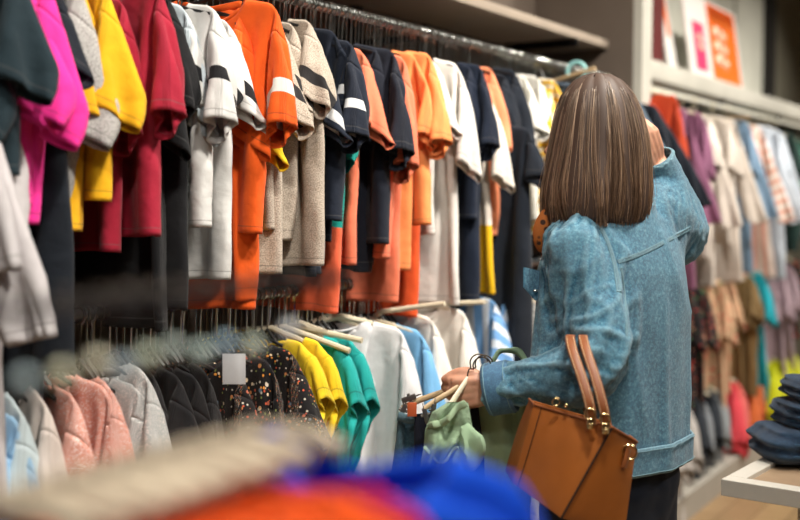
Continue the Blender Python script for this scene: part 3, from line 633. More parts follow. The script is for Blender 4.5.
# ---- body
b = MB()
loft(b, [(lc(.80), .15, .10), (lc(.88), .165, .11), (lc(.98), .15, .10), (lc(1.08), .125, .088), (lc(1.18), .135, .095), (lc(1.28), .155, .10), (lc(1.36), .165, .09), (lc(1.41), .13, .07), (lc(1.44), .06, .055)], 32)
neck_top = HEADC - UP * .07
b.tube([lc(1.40, 0, -.01), lc(1.45, 0, -.0), neck_top], [.062, .052, .054], 20)
HF = (FA * .96 + LE * .28).normalized(); HL = UP.cross(HF).normalized()      # head turned slightly left
HM3 = Matrix((HL, HF, UP)).transposed()
b.ball(HEADC + UP * .015 - HF * .008, .1, .76, .95, 1.02, 32, HM3)                # cranium
b.ball(HEADC - UP * .055 + HF * .022, .1, .56, .62, .62, 24, HM3)                 # jaw
b.ball(HEADC - UP * .10 + HF * .062, .02, 1, .8, .7, 12, HM3)                    # chin
b.tube([HEADC + HF * .086 + UP * .015, HEADC + HF * .112 - UP * .026, HEADC + HF * .095 - UP * .034], [.008, .012, .010], 10)   # nose
for s in (1, -1):
    b.ball(HEADC + HL * s * .078 - HF * .0 - UP * .012, .03, .35, .6, 1, 12, HM3)       # ears
    b.ball(HEADC + HL * s * .045 + HF * .068 - UP * .03, .022, 1, .6, .9, 12, HM3)       # cheeks
    b.tube([HEADC + HL * s * .015 + HF * .090 + UP * .024, HEADC + HL * s * .05 + HF * .074 + UP * .026], [.003, .002], 8)   # brows
b.tube([HEADC + HF * .089 - UP * .063 + HL * .022, HEADC + HF * .097 - UP * .062, HEADC + HF * .089 - UP * .063 - HL * .022], [.004, .007, .004], 8)
b.tube([HEADC + HF * .087 - UP * .071 + HL * .018, HEADC + HF * .094 - UP * .072, HEADC + HF * .087 - UP * .071 - HL * .018], [.004, .0075, .004], 8)
# arms
b.tube([lc(1.37, .10), SH_L, SH_L.lerp(EL_L, .5), EL_L], [.042, .045, .043, .040], 16)
b.tube([EL_L, EL_L.lerp(WR_L, .3), EL_L.lerp(WR_L, .7), WR_L, WR_L + (WR_L - EL_L).normalized() * .02], [.041, .041, .032, .027, .027], 16, flat=.85)
b.tube([lc(1.37, -.10), SH_R, SH_R.lerp(EL_R, .5), EL_R], [.05, .05, .045, .040], 16)
b.tube([EL_R, EL_R.lerp(WR_R, .3), EL_R.lerp(WR_R, .7), WR_R], [.041, .041, .033, .028], 16)
b.ball(EL_L, .042); b.ball(EL_R, .042)
# legs and feet
for s in (1, -1):
    hip = lc(.84, .085 * s); kn = lc(.47, .085 * s, .02 + .03 * s); an = lc(.09, .08 * s, -.02 + .06 * s)
    b.tube([hip, hip.lerp(kn, .5), kn, kn.lerp(an, .35), an], [.095, .078, .056, .054, .036], 18); b.ball(hip, .097)
    b.tube([an - FA * .03 - UP * .05, an + FA * .06 - UP * .055, an + FA * .15 - UP * .07], [.034, .035, .02], 12, flat=1.1)
def hand(mb, wrist, X, U, N, curl, thumb, scale=1.0, spread=1.0):
    """wrist point, X towards the knuckles, U towards the thumb side, N back of the hand"""
    X = X.normalized(); N = (N - X * N.dot(X)).normalized(); U = (U - X * U.dot(X) - N * U.dot(N)).normalized(); S = scale
    P = lambda x, u, n: wrist + (X * x + U * u + N * n) * S
    for u, x1, rr in ((.030, .082, .0125), (.011, .086, .0125), (-.009, .082, .012), (-.027, .074, .011)):
        mb.tube([P(-.01, u * .55, 0), P(.03, u * .85, .002), P(x1, u * spread, 0)], [.016 * S, .0155 * S, .0125 * S], 10)
    mb.ball(P(.045, 0, -.004), .042 * S, 1.0, .88, .42, 16, Matrix((X, U, N)).transposed())
    ln = [(.042, .026, .020), (.046, .030, .021), (.043, .028, .020), (.034, .021, .018)]
    for f, (u, x1) in enumerate(((.030, .082), (.011, .086), (-.009, .082), (-.027, .074))):
        p = P(x1, u * spread, 0); a = 0; pts = [p]; rr = [.0118, .0105, .0095, .0078][:4]; r0 = (1, 1.03, .98, .86)[f]
        for seg in range(3):
            a += R(curl[f][seg]); dv = X * math.cos(a) - N * math.sin(a) + U * (.06 * (1.5 - f)) * spread * .3
            p = p + dv.normalized() * ln[f][seg] * S; pts.append(p)
        sp = spline(pts, 4); rs = [(.0115 - .0042 * i / (len(sp) - 1)) * r0 * S for i in range(len(sp))]; mb.tube(sp, rs, 10); mb.ball(sp[-1], rs[-1] * 1.02, n=10)
    tp_ = [P(*q) for q in thumb]; sp = spline(tp_, 4); rs = [(.0175 - .0078 * i / (len(sp) - 1)) * S for i in range(len(sp))]; mb.tube(sp, rs, 12); mb.ball(sp[-1], rs[-1] * 1.05, n=10)
    return P
XL = (W(455, 394, 2.37) - WR_L).normalized()
PH = hand(b, WR_L + XL * .018, XL, UP, -FWD, [(62, 78, 50), (66, 80, 50), (70, 82, 50), (74, 80, 50)], [(.012, .022, -.004), (.034, .040, -.010), (.060, .046, -.014), (.086, .040, -.018), (.100, .034, -.020)], .92)
XR = (W(641, 112, 2.58) - WR_R).normalized()
hand(b, WR_R + XR * .004, XR, -RIGHT * .9 + FWD * .2, -FWD * .75 + RIGHT * .6, [(35, 45, 30), (38, 45, 30), (42, 48, 30), (48, 50, 30)], [(.012, .022, -.006), (.030, .045, -.02), (.05, .058, -.03), (.066, .062, -.036)], .95)
body = b.build('body', M_SKIN, person); remesh(body, .0034, 5, .5)
# nails
nl = plain('nail', srgb(226, 180, 165), .25)
# ---- eyes
for s in (1, -1):
    MB().ball(HEADC + HL * s * .032 + HF * .0705 + UP * .006, .0125, n=16).build('eye', plain('eye_white', srgb(235, 232, 228), .2), person)
    MB().ball(HEADC + HL * s * .032 + HF * .0795 + UP * .006, .0052, n=12).build('iris', plain('iris', srgb(70, 50, 35), .2), person)
# ---- trousers and shoes
M_TROU = fabric((26, 34, 48)); tr = MB()
loft(tr, [(lc(.74), .16, .115), (lc(.82), .185, .125), (lc(.90), .18, .122), (lc(.98), .165, .112)], 32)
for s in (1, -1):
    hip = lc(.82, .085 * s); kn = lc(.47, .085 * s, .02 + .03 * s); an = lc(.09, .08 * s, -.02 + .06 * s)
    tr.tube([hip, hip.lerp(kn, .5), kn, kn.lerp(an, .4), an + UP * .02], [.106, .092, .070, .066, .055], 20)
tro = tr.build('trousers', M_TROU, person); remesh(tro, .010, 5)
tx = bpy.data.textures.new('trouser_folds', 'CLOUDS'); tx.noise_scale = .07
dm = tro.modifiers.new('d', 'DISPLACE'); dm.texture = tx; dm.strength = .012; dm.texture_coords = 'LOCAL'; bake(tro)
for s in (1, -1):
    an = lc(.09, .08 * s, -.02 + .06 * s); m = MB()
    m.tube([an - FA * .045 - UP * .05, an + FA * .02 - UP * .048, an + FA * .10 - UP * .052, an + FA * .17 - UP * .066], [.036, .042, .042, .022], 16)
    c = an + FA * .06; m.tube([c - FA * .10 - UP * .082, c - FA * .03 - UP * .082, c + FA * .06 - UP * .082, c + FA * .12 - UP * .082], [.030, .036, .042, .026], 14, flat=.28, up=(LE.x, LE.y, 0))
    m.build('shoe', plain('shoe_leather', srgb(30, 30, 32), .4), person)

# ---- jacket
def denim(name, dark=1.0):
    t = NT(name); t.set(Roughness=.9); oc = t.obj_coord(); t.p.inputs['Sheen Weight'].default_value = .2
    n1 = t.noise(7, 5, oc, .6).outputs[0]; n2 = t.noise(120, 7, oc, .85).outputs[0]; n3 = t.noise(420, 2, oc).outputs[0]
    dk = dark if isinstance(dark, tuple) else (dark,) * 3; D = lambda *c: tuple(x * k * g for x, k, g in zip(srgb(*c)[:3], dk, (.62, .95, 1.03) if c[0] < 120 else (.9, .98, 1))) + (1,)
    b1 = t.ramp(n1, [(.30, D(30, 74, 100)), (.50, D(56, 116, 142)), (.70, D(92, 152, 174))])
    b2 = t.ramp(n2, [(.40, D(14, 50, 80)), (.51, D(54, 112, 140)), (.63, D(140, 188, 202))])
    c = t.mix(.62, b1, b2); sp = t.ramp(n3, [(.35, (.72, .74, .76, 1)), (.65, (1.12, 1.12, 1.12, 1))]); c = t.mix(.7, c, sp, 'MULTIPLY')
    geo = t.t.nodes.new('ShaderNodeNewGeometry'); wear = t.ramp(geo.outputs['Pointiness'], [(.47, (0, 0, 0, 1)), (.56, (1, 1, 1, 1))])
    c = t.mix(t.math('MULTIPLY', wear, .35), c, D(190, 218, 224)); t.l(c, t.p.inputs['Base Color'])
    wv = t.t.nodes.new('ShaderNodeTexWave'); wv.inputs['Scale'].default_value = 190; wv.bands_direction = 'DIAGONAL'; t.l(oc, wv.inputs['Vector'])
    h = t.math('ADD', t.math('MULTIPLY', wv.outputs[0], .25), t.math('ADD', t.math('MULTIPLY', n2, .5), t.math('MULTIPLY', t.noise(22, 4, oc).outputs[0], 2.0)))
    t.l(t.bump(h, .5, .004), t.p.inputs['Normal']); return t.m
M_DEN = denim('denim'); M_DEN2 = denim('denim_seam', .72); M_CUFF = denim('denim_cuff', (.42, .55, .75)); M_THREAD = plain('seam_thread', srgb(122, 158, 170), .8); M_METALB = plain('metal_button', srgb(190, 190, 185), .3, 1)
JZ0 = .895
j = MB()
loft(j, [(lc(.78), .222, .152), (lc(.86), .222, .154), (lc(.95), .222, .156), (lc(1.05), .222, .158), (lc(1.15), .222, .158), (lc(1.24), .224, .156), (lc(1.31), .222, .148), (lc(1.365), .205, .128), (lc(1.405), .160, .102), (lc(1.435), .105, .082), (lc(1.48), .082, .078)], 48, power=2.25)
lp = spline([lc(1.35, .10), W(568, 236, 2.40), W(580, 262, 2.37), W(590, 298, 2.345), W(598, 335, 2.30), W(592, 362, 2.275), W(560, 374, 2.30), W(528, 381, 2.33), W(499, 388, 2.36), W(480, 391, 2.372)], 5)
lr = np.interp(np.linspace(0, 1, len(lp)), [0, .12, .25, .4, .5, .58, .7, .8, .9, 1], [.072, .077, .081, .080, .076, .070, .059, .051, .044, .042]).tolist()
j.tube(lp, lr, 24, flat=.9)
rp = spline([lc(1.35, -.09), W(656, 214, 2.61), W(672, 226, 2.67), W(683, 230, 2.72), W(675, 205, 2.70), W(664, 182, 2.66), W(656, 163, 2.635), W(653, 152, 2.62)], 5)
rr_ = np.interp(np.linspace(0, 1, len(rp)), [0, .2, .35, .5, .65, .8, 1], [.075, .082, .078, .068, .060, .052, .043]).tolist()
j.tube(rp, rr_, 24, flat=.95)
jo = j.build('jacket', M_DEN, person); remesh(jo, .0095, 6, .5)
# open the shell at hem, cuffs and collar, then let it settle as cloth over the body
bm = bmesh.new(); bm.from_mesh(jo.data)
cutL = lp[-3]; dirL = (lp[-3] - lp[-6]).normalized(); cutR = rp[-4]; dirR = (rp[-3] - rp[-6]).normalized()
dele = [f for f in bm.faces if (lambda c: c.z < JZ0 - 0.004 or (c - cutL).dot(dirL) > 0 and (c - cutL).length < .12 or (c - cutR).dot(dirR) > 0 and (c - cutR).length < .1 or c.z > 1.462 and (c - lc(1.48)).length < .1)(f.calc_center_median())]
bmesh.ops.delete(bm, geom=dele, context='FACES')
bm.to_mesh(jo.data); bm.free()
vg = jo.vertex_groups.new(name='pin'); vs = jo.vertex_groups.new(name='grow')
for v in jo.data.vertices:
    dmin = min(min((v.co - p).length / r for p, r in zip(lp[5:-4], lr[5:-4])), min((v.co - p).length / r for p, r in zip(rp[5:-6], rr_[5:-6])))
    vs.add([v.index], max(.0, min(1, (1.35 - dmin) / .25)), 'REPLACE')
for v in jo.data.vertices:
    c = v.co; wgt = 0
    if c.z < JZ0 + .03 : wgt = .0
    if (c - cutL).length < .075 or (c - cutR).length < .07: wgt = 1
    if c.z > 1.425 and (c - lc(1.46)).length < .14: wgt = 1
    if wgt: vg.add([v.index], wgt, 'REPLACE')
cb = MB()
loft(cb, [(lc(.80), .195, .13), (lc(1.0), .185, .125), (lc(1.2), .195, .13), (lc(1.30), .195, .122), (lc(1.36), .175, .105), (lc(1.41), .12, .08), (lc(1.46), .06, .06)], 32)
cb.tube([lc(1.34, .09)] + lp[6:], [.055] + [r * .72 for r in lr[6:]], 14); cb.tube([lc(1.34, -.08)] + rp[6:], [.055] + [r * .75 for r in rr_[6:]], 14)
cob = cb.build('tmpbody', None, person); remesh(cob, .012, 2); cob.modifiers.new('c', 'COLLISION'); cob.collision.thickness_outer = .004; cob.collision.cloth_friction = 20
m = jo.modifiers.new('c', 'CLOTH'); s = m.settings
s.quality = 6; s.mass = .35; s.tension_stiffness = 40; s.compression_stiffness = 25; s.shear_stiffness = 12; s.bending_stiffness = .4; s.tension_damping = 8; s.bending_damping = 1; s.air_damping = 2
s.vertex_group_mass = 'pin'; s.pin_stiffness = 3; s.shrink_min = 0.0; s.shrink_max = -.075; s.vertex_group_shrink = 'grow'; m.collision_settings.distance_min = .004; m.collision_settings.use_self_collision = False
m.point_cache.frame_start = 1; m.point_cache.frame_end = 60
t0 = time.time()
for f in range(1, 27): SC.frame_set(f)
bake(jo); SC.frame_set(1); print('jacket sim', round(time.time() - t0, 1), len(jo.data.vertices))
bpy.data.objects.remove(cob)
sd = jo.modifiers.new('s', 'SUBSURF'); sd.levels = 1; sd.render_levels = 1; bake(jo)
# pressed-in folds of stiff denim: creases along and across the sleeves, soft drag lines on the back
mj = jo.data; nv_ = len(mj.vertices); cs_ = np.empty(nv_ * 3, 'f'); mj.vertices.foreach_get('co', cs_); cs_ = cs_.reshape(-1, 3); no_ = np.empty(nv_ * 3, 'f'); mj.vertices.foreach_get('normal', no_); no_ = no_.reshape(-1, 3)
def ridge(v): return 1 - min(1, abs(noise.noise(v)) * 3.2)
def sleeve_uv(c, path, rad):
    best = min(range(1, len(path) - 1), key=lambda i: (c - path[i]).length_squared); t = (path[best + 1] - path[best - 1]).normalized(); d = c - path[best]
    u = (FWD - t * FWD.dot(t)).normalized(); w_ = t.cross(u); return best + d.dot(t) / max(.001, (path[best + 1] - path[best]).length), math.atan2(d.dot(w_), d.dot(u)), (d - t * d.dot(t)).length / rad[best]
DSP = np.zeros(nv_)
for i in range(nv_):
    c = Vector(cs_[i]); disp = 0; wsl = 0
    for path, rad, ie in ((lp, lr, 24), (rp, rr_, 15)):
        b_, ang, q = sleeve_uv(c, path, rad); wf = max(0, min(1, (1.45 - q) / .2)) * max(0, min(1, (b_ - 3) / 4))
        if wf <= 0 or wf <= wsl: continue
        wsl = wf; s_ = b_ * .1; el = math.exp(-((b_ - ie) / 7) ** 2)
        wpx = .5 * noise.noise(Vector((s_ * 1.3, math.cos(ang), math.sin(ang))))
        longf = ridge(Vector((s_ * .75 + .55 * math.sin(ang) + wpx, math.cos(ang) * .9 + 3, math.sin(ang) * .9 + s_ * .9))) ** 2
        cross = ridge(Vector((s_ * 3.2 + .7 * math.sin(ang + 1), math.cos(ang) * .55, math.sin(ang) * .55 + 7 + wpx))) ** 2
        disp = wf * (.010 * longf + .009 * cross * (.25 + el) - .005) * (1 if path is lp else .45)
    tw = max(0, 1 - wsl); zz = (c.z - .9) / .5
    disp += tw * (.006 * ridge(Vector((c.x * 4.5 + c.z * 1.6, c.y * 4.5, c.z * 1.5 + 2))) ** 2 + .004 * noise.noise(Vector((c.x * 14, c.y * 14, c.z * 5))) - .002) * min(1, max(0, (c.z - JZ0 - .05) / .08))
    if c.z > 1.40: disp *= .4
    DSP[i] = disp
ed_ = np.empty(len(mj.edges) * 2, 'i'); mj.edges.foreach_get('vertices', ed_); ed_ = ed_.reshape(-1, 2)
for _ in range(2):
    ac = DSP.copy(); ct = np.ones(nv_); np.add.at(ac, ed_[:, 0], DSP[ed_[:, 1]]); np.add.at(ac, ed_[:, 1], DSP[ed_[:, 0]]); np.add.at(ct, ed_[:, 0], 1); np.add.at(ct, ed_[:, 1], 1); DSP = ac / ct
TWS = np.clip(np.array([(sleeve_uv(Vector(c), lp, lr)[2], sleeve_uv(Vector(c), rp, rr_)[2]) for c in cs_]).min(1) - 1.15, 0, .3) / .3; TWS = TWS[:, None] * (cs_[:, 2:3] < 1.43)
for _ in range(26):
    ac = cs_.copy(); ct = np.ones((nv_, 1)); np.add.at(ac, ed_[:, 0], cs_[ed_[:, 1]]); np.add.at(ac, ed_[:, 1], cs_[ed_[:, 0]]); np.add.at(ct, ed_[:, 0], 1); np.add.at(ct, ed_[:, 1], 1); cs_ = cs_ * (1 - TWS) + (ac / ct) * TWS
cs_ = cs_ + no_ * DSP[:, None]
mj.vertices.foreach_set('co', np.ascontiguousarray(cs_, 'f').ravel()); mj.update()
so = jo.modifiers.new('t', 'SOLIDIFY'); so.thickness = .003; so.offset = 0; bake(jo)
jo.data.name = 'jacket'
from mathutils.bvhtree import BVHTree
BV = BVHTree.FromObject(jo, bpy.context.evaluated_depsgraph_get())
def cast(px, py):
    o = Vector((0, 0, EYE)) - ROOT; r = ray(px, py).normalized(); h = BV.ray_cast(o, r); return h[0], h[1]
def band(name, pix, width, mat, parent, lift=.0012, thread=True):
    """a flat seam strip laid on the jacket along a path"""
    sp = spline([(x, y, 0) for x, y in pix], 8); pts = []; nrm = []
    for q in sp:
        h, n = cast(q.x, q.y)
        if h is None: continue
        if pts and (h - pts[-1]).length > .05: continue
        pts.append(h); nrm.append(n if n.dot(ray(q.x, q.y)) < 0 else -n)
    if len(pts) < 3: return
    for _ in range(2): pts = [pts[0]] + [(pts[i - 1] + pts[i] * 2 + pts[i + 1]) / 4 for i in range(1, len(pts) - 1)] + [pts[-1]]
    def strip(off, w, lf, rad):
        V = []; F = []
        for i, p in enumerate(pts):
            t = (pts[min(i + 1, len(pts) - 1)] - pts[max(i - 1, 0)]).normalized(); sd_ = t.cross(nrm[i]).normalized(); c = p + sd_ * off
            for u, v in ((-w / 2, -.004), (-w / 2 * .9, lf), (w / 2 * .9, lf), (w / 2, -.004)): V.append(c + sd_ * u + nrm[i] * v)
        for i in range(len(pts) - 1):
            for k in range(4): F.append([i * 4 + k, i * 4 + (k + 1) % 4, (i + 1) * 4 + (k + 1) % 4, (i + 1) * 4 + k])
        F.append([0, 1, 2, 3]); F.append([len(V) - 4 + k for k in (3, 2, 1, 0)])
        return V, F
    o = mesh_obj(name, *strip(0, width, lift, 0), mat, parent)
    if thread:
        mb = MB()
        for off in (-width * .32, width * .32): mb.add(*strip(off, .0013, lift + .0007, 0))
        mb.build('stitching', M_THREAD, o)
    return o
band('armhole_seam', [(553, 214), (566, 207), (585, 212), (603, 232), (614, 262), (619, 292)], .011, M_DEN2, jo)
band('yoke_seam', [(618, 262), (642, 253), (668, 240), (690, 228)], .010, M_DEN2, jo)
band('back_seam', [(621, 268), (625, 300), (627, 345), (628, 400), (630, 446)], .007, M_DEN2, jo)
# hem band: a ring that follows the shell
def ring_band(name, z0, z1, grow, mat):
    V = []; F = []; n = 120; rows = 5
    for i in range(rows):
        z = z0 + (z1 - z0) * i / (rows - 1)
        for k in range(n):
            t = 2 * math.pi * k / n; d = LE * (math.cos(t)) * .222 + FA * math.sin(t) * .154; c = lc(z)
            cz = lc(max(z, JZ0 + .032)); h = BV.ray_cast(cz + d * 2.2, -d.normalized())[0]
            if h is None or (h - cz).length > .26 or (h - cz).dot(d) <= 0: h = cz + d
            q = h + d.normalized() * (grow + .0012 * math.sin(k * 1.6 + i)); q.z = z; V.append(q)
    for _ in range(1):
        V2 = list(V)
        for i in range(rows):
            for k in range(n): V2[i * n + k] = (V[i * n + k] * 2 + V[i * n + (k - 1) % n] + V[i * n + (k + 1) % n]) / 4
        V = V2
    for i in range(rows - 1):
        for k in range(n): F.append([i * n + k, i * n + (k + 1) % n, (i + 1) * n + (k + 1) % n, (i + 1) * n + k])
    o = mesh_obj(name, V, F, mat, jo); so = o.modifiers.new('t', 'SOLIDIFY'); so.thickness = .005; so.offset = 0; sb = o.modifiers.new('b', 'SUBSURF'); sb.levels = 1; sb.render_levels = 1; bake(o)
    mb = MB()
    for r_ in (0, rows - 1):
        P_ = [V[r_ * n + k] + (V[r_ * n + k] - lc(V[r_ * n + k].z)).normalized() * .004 + UP * (.007 if r_ == 0 else -.007) for k in range(n)]
        mb.tube(P_ + [P_[0]], .0009, 5)
    mb.build('stitching', M_THREAD, o); return o
ring_band('waistband', JZ0 - .022, JZ0 + .042, .008, M_DEN)
def cuff(path, rad, flat, mat):
    mb = MB(); n = 28; V = []; F = []; prof = [(0, 1.02), (.15, 1.07), (.85, 1.07), (1, 1.03), (1, .93), (0, .9)]
    a, b2 = path; t = (b2 - a).normalized(); u = (UP - t * UP.dot(t)).normalized(); w_ = t.cross(u)
    for f_, r_ in prof:
        for k in range(n):
            an = 2 * math.pi * k / n; V.append(a.lerp(b2, f_) + (u * math.cos(an) + w_ * math.sin(an) * flat) * rad * (r_ + .02 * math.sin(3 * an + f_ * 2)))
    m_ = len(prof)
    for i in range(m_):
        for k in range(n): F.append([i * n + k, i * n + (k + 1) % n, ((i + 1) % m_) * n + (k + 1) % n, ((i + 1) % m_) * n + k])
    o = mesh_obj('cuff', V, F, mat, jo)
    for f_ in (.12, .88):
        P_ = [a.lerp(b2, f_) + (u * math.cos(2 * math.pi * k / n) + w_ * math.sin(2 * math.pi * k / n) * flat) * rad * (1.08 + .02 * math.sin(3 * 2 * math.pi * k / n + f_ * 2)) for k in range(n + 1)]
        mb.tube(P_, .0009, 5, cap=False)
    mb.build('stitching', M_THREAD, o); return o
cuff((W(513, 386, 2.355), W(487, 390.5, 2.372)), .0535, .86, M_CUFF)
cuff((W(660, 172, 2.645), W(654.5, 158, 2.632)), .047, .9, M_DEN2)
# collar, chest pocket flap
cl = MB(); V = []; F = []; n = 40
for i, (rw, rd, z) in enumerate(((.070, .066, 1.44), (.066, .062, 1.485), (.072, .068, 1.49), (.080, .078, 1.445))):
    for k in range(n):
        t_ = R(110) + (R(320)) * k / (n - 1); V.append(lc(z) + LE * math.cos(t_) * rw + FA * math.sin(t_) * rd)
for i in range(3):
    for k in range(n - 1): F.append([i * n + k, i * n + k + 1, (i + 1) * n + k + 1, (i + 1) * n + k])
co_ = mesh_obj('collar', V, F, M_DEN2, jo); so = co_.modifiers.new('t', 'SOLIDIFY'); so.thickness = .004; bake(co_)
fl = W(537, 284, 2.41)
fm = MB(); ax = (RIGHT * .55 + FWD * .55 + Vector((0, 0, -.15))).normalized(); nn = (-RIGHT * .75 - FWD * .5).normalized()
M3 = Matrix((ax, nn, UP)).transposed().to_4x4(); M3.translation = fl
fm.prism([(-.042, .03), (.045, .03), (.045, -.012), (0, -.036), (-.042, -.012)], .005, M3); pf = fm.build('pocket_flap', M_DEN, jo, False)
MB().ball(fl + nn * .006 - UP * .014, .0075, 1, 1, .5, 12).build('button', M_METALB, pf)
# patterned scarf end under the collar
scn = NT('scarf_print'); scn.set(Roughness=.8); sv = scn.vor(60, scn.obj_coord()); scn.l(scn.ramp(sv.outputs['Distance'], [(.3, srgb(60, 34, 20)), (.42, srgb(176, 100, 40))]), scn.p.inputs['Base Color']); sc_m = scn.m; mb = MB(); mb.tube(spline([W(552, 206, 2.44), W(543, 224, 2.44), W(539, 240, 2.44), W(545, 256, 2.45)], 5), [.012, .013, .014, .016, .017, .018, .018, .017, .015, .014, .013, .012, .01, .009, .008, .006], 10, flat=.6)
mb.build('scarf', sc_m, person)

# ---- hair
def hairmat():
    t = NT('hair'); t.set(Roughness=.38); at = t.attr('strand'); sx = t.t.nodes.new('ShaderNodeSeparateXYZ'); t.l(at, sx.inputs[0])
    c1 = t.ramp(sx.outputs[0], [(0, srgb(74, 62, 53)), (.35, srgb(118, 99, 84)), (.65, srgb(156, 133, 113)), (.95, srgb(190, 168, 146))])
    c2 = t.ramp(sx.outputs[0], [(0, srgb(92, 68, 52)), (.5, srgb(148, 116, 90)), (1, srgb(204, 170, 142))])
    t.l(t.mix(sx.outputs[1], c1, c2), t.p.inputs['Base Color']); t.p.inputs['Specular IOR Level'].default_value = .6
    t.p.inputs['Anisotropic'].default_value = .5; return t.m
M_HAIR = hairmat()
RNDH = random.Random(5)
def hair_shell(th, v, lift=0):
    lim = R(160 - 28 * min(1, v * 1.8)); th = th; th = max(-lim, min(lim, th))
    """th: angle round the head (0 = back of head), v: 0 crown .. 1 tips. returns local point"""
    yk = [78, 81, 95, 112, 135, 160, 185, 205, 224]; left = [3, 20, 33, 40, 46, 52, 58, 60, 56]; right = [3, 22, 35, 43, 49, 52, 53, 52, 47]
    vk = np.linspace(0, 1, 9); vv = v ** .8
    y = float(np.interp(vv, vk, yk)); l_ = float(np.interp(vv, vk, left)); r_ = float(np.interp(vv, vk, right))
    d = -HF * math.cos(th) + HL * math.sin(th)          # HL is her left
    sgn = d.dot(RIGHT); rad = (r_ if sgn > 0 else l_) * 2.49 / F_PX
    dep = rad * 1.02
    p = W(597 if vv < .3 else 597, y, 2.49) + RIGHT * (d.dot(RIGHT) * rad) + FWD * (d.dot(FWD) * dep)
    return p + (d * lift)
NS = 4600; K = 16; allV = np.zeros((NS, K, 3, 3), 'f'); ATT = np.zeros((NS, K, 3, 3), 'f')
for s_ in range(NS):
    th = RNDH.uniform(-1, 1) * R(158); v0 = RNDH.random() ** 1.3 * .30; v1 = RNDH.uniform(.90, 1.06) + .03 * noise.noise(Vector((th * 8, 3, 3)))
    lift = RNDH.uniform(-.012, .004); ph = RNDH.uniform(0, 6.28); am = RNDH.uniform(.0, .03); clump = 1.6 * noise.noise(Vector((th * 7, 0, 3))) + .8 * noise.noise(Vector((th * 20, 0, 9))); lift += clump * .003
    fly = RNDH.random() < .06; tipc = RNDH.uniform(-.6, 1.3); tone = min(1, max(0, .42 + .30 * noise.noise(Vector((th * 6, 1.7, 0))) + .35 * noise.noise(Vector((th * 19, 4, 0))) + RNDH.gauss(0, .22)))
    pts = []
    for k in range(K):
        f = k / (K - 1); v = v0 + (v1 - v0) * f
        tt = th + am * math.sin(ph + f * 5) + .10 * f * noise.noise(Vector((th * 5, f * 1.5, 7))) + .035 * math.sin(f * 7 + th * 9) * f
        lf = lift + (.0 if not fly else .016 * f * math.sin(ph + f * 3)); lf -= .010 * max(0, f - .85) / .15 * tipc
        pts.append(hair_shell(tt, min(v, 1), lf) - (UP * .02 * max(0, v - 1) * 5))
    for k, p in enumerate(pts):
        t_ = (pts[min(k + 1, K - 1)] - pts[max(k - 1, 0)]).normalized(); a_ = t_.cross(FWD).normalized(); b_ = t_.cross(a_); r0 = .0009 * (1 - .55 * (k / (K - 1)) ** 2) * (.6 if fly else 1)
        for q in range(3):
            an = q * 2.094 + ph; allV[s_, k, q] = p + a_ * (math.cos(an) * r0) + b_ * (math.sin(an) * r0); ATT[s_, k, q] = (tone, k / (K - 1), 0)
idx = np.arange(NS * K * 3).reshape(NS, K, 3); fc = []
for q in range(3):
    q2 = (q + 1) % 3; fc.append(np.stack([idx[:, :-1, q], idx[:, :-1, q2], idx[:, 1:, q2], idx[:, 1:, q]], -1).reshape(-1, 4))
fc = np.concatenate(fc)
me = bpy.data.meshes.new('hair'); me.vertices.add(NS * K * 3); me.vertices.foreach_set('co', allV.ravel()); me.loops.add(fc.size); me.loops.foreach_set('vertex_index', fc.ravel().astype('i'))
me.polygons.add(len(fc)); me.polygons.foreach_set('loop_start', np.arange(0, fc.size, 4, dtype='i')); me.update(calc_edges=True); me.polygons.foreach_set('use_smooth', [True] * len(fc))
a = me.attributes.new('strand', 'FLOAT_VECTOR', 'POINT'); a.data.foreach_set('vector', ATT.ravel()); me.materials.append(M_HAIR); me.validate()
hair = link(bpy.data.objects.new('hair', me), person)
V = []; F = []; nt = 48; nv = 20            # the dense under-layer of the hair
for i in range(nv):
    for k in range(nt):
        th = R(-160) + R(320) * k / (nt - 1); V.append(hair_shell(th, i / (nv - 1) * .97, -.010 + .002 * math.sin(th * 40)))
for i in range(nv - 1):
    for k in range(nt - 1): F.append([i * nt + k, i * nt + k + 1, (i + 1) * nt + k + 1, (i + 1) * nt + k])
ul = mesh_obj('hair_underlayer', V, F, plain('hair_dark', srgb(74, 56, 46), .6), hair); so = ul.modifiers.new('t', 'SOLIDIFY'); so.thickness = .012; so.offset = 1; bake(ul)
# ================================================================ HELD HANGERS AND CLOTHES
NECKP = at_d(472, 380, 2.385)
def held_hanger(name_label, px_end, d_end, hook_px, kind, width=.0065, right_len=.15, mat=None, dd=0):
    """a hanger whose neck sits in the fist: hook above, one bar end towards px_end"""
    n = at_d(470 + hook_px[2], 383, 2.375 + dd); e = at_d(px_end[0], px_end[1], d_end); t = empty('clothes_hanger', n, 0, name_label, 'clothes hanger')
    dv = (e - n); L = dv.length; dv.normalize(); r = -dv * 1.0; r = Vector((r.x, r.y, dv.z * .9)).normalized()
    a = MB(); a.tube([Vector(dv) * L, Vector(dv) * L * .75 + UP * .004, dv * .06 + UP * .004, UP * .008, r * .05 + UP * .002, r * right_len], [width * .9, width, width, width, width, width * .9], 10, flat=.6)
    a.build('hanger_bar', mat or M_WOOD, t)
    c = at_d(hook_px[0], hook_px[1], 2.375 + dd) - n; rad = .019; h = [UP * .008, UP * .02 + c * .25 - RIGHT * .004]
    for an in np.linspace(200, 10, 12): h.append(c + RIGHT * (math.cos(R(an)) * rad) + UP * (math.sin(R(an)) * rad))
    MB().tube(spline(h, 3), .0016, 7).build('hook', M_HOOKD, t); return t, n, dv, L
M_CLIP = plain('clip_steel', srgb(130, 128, 124), .35, .85)
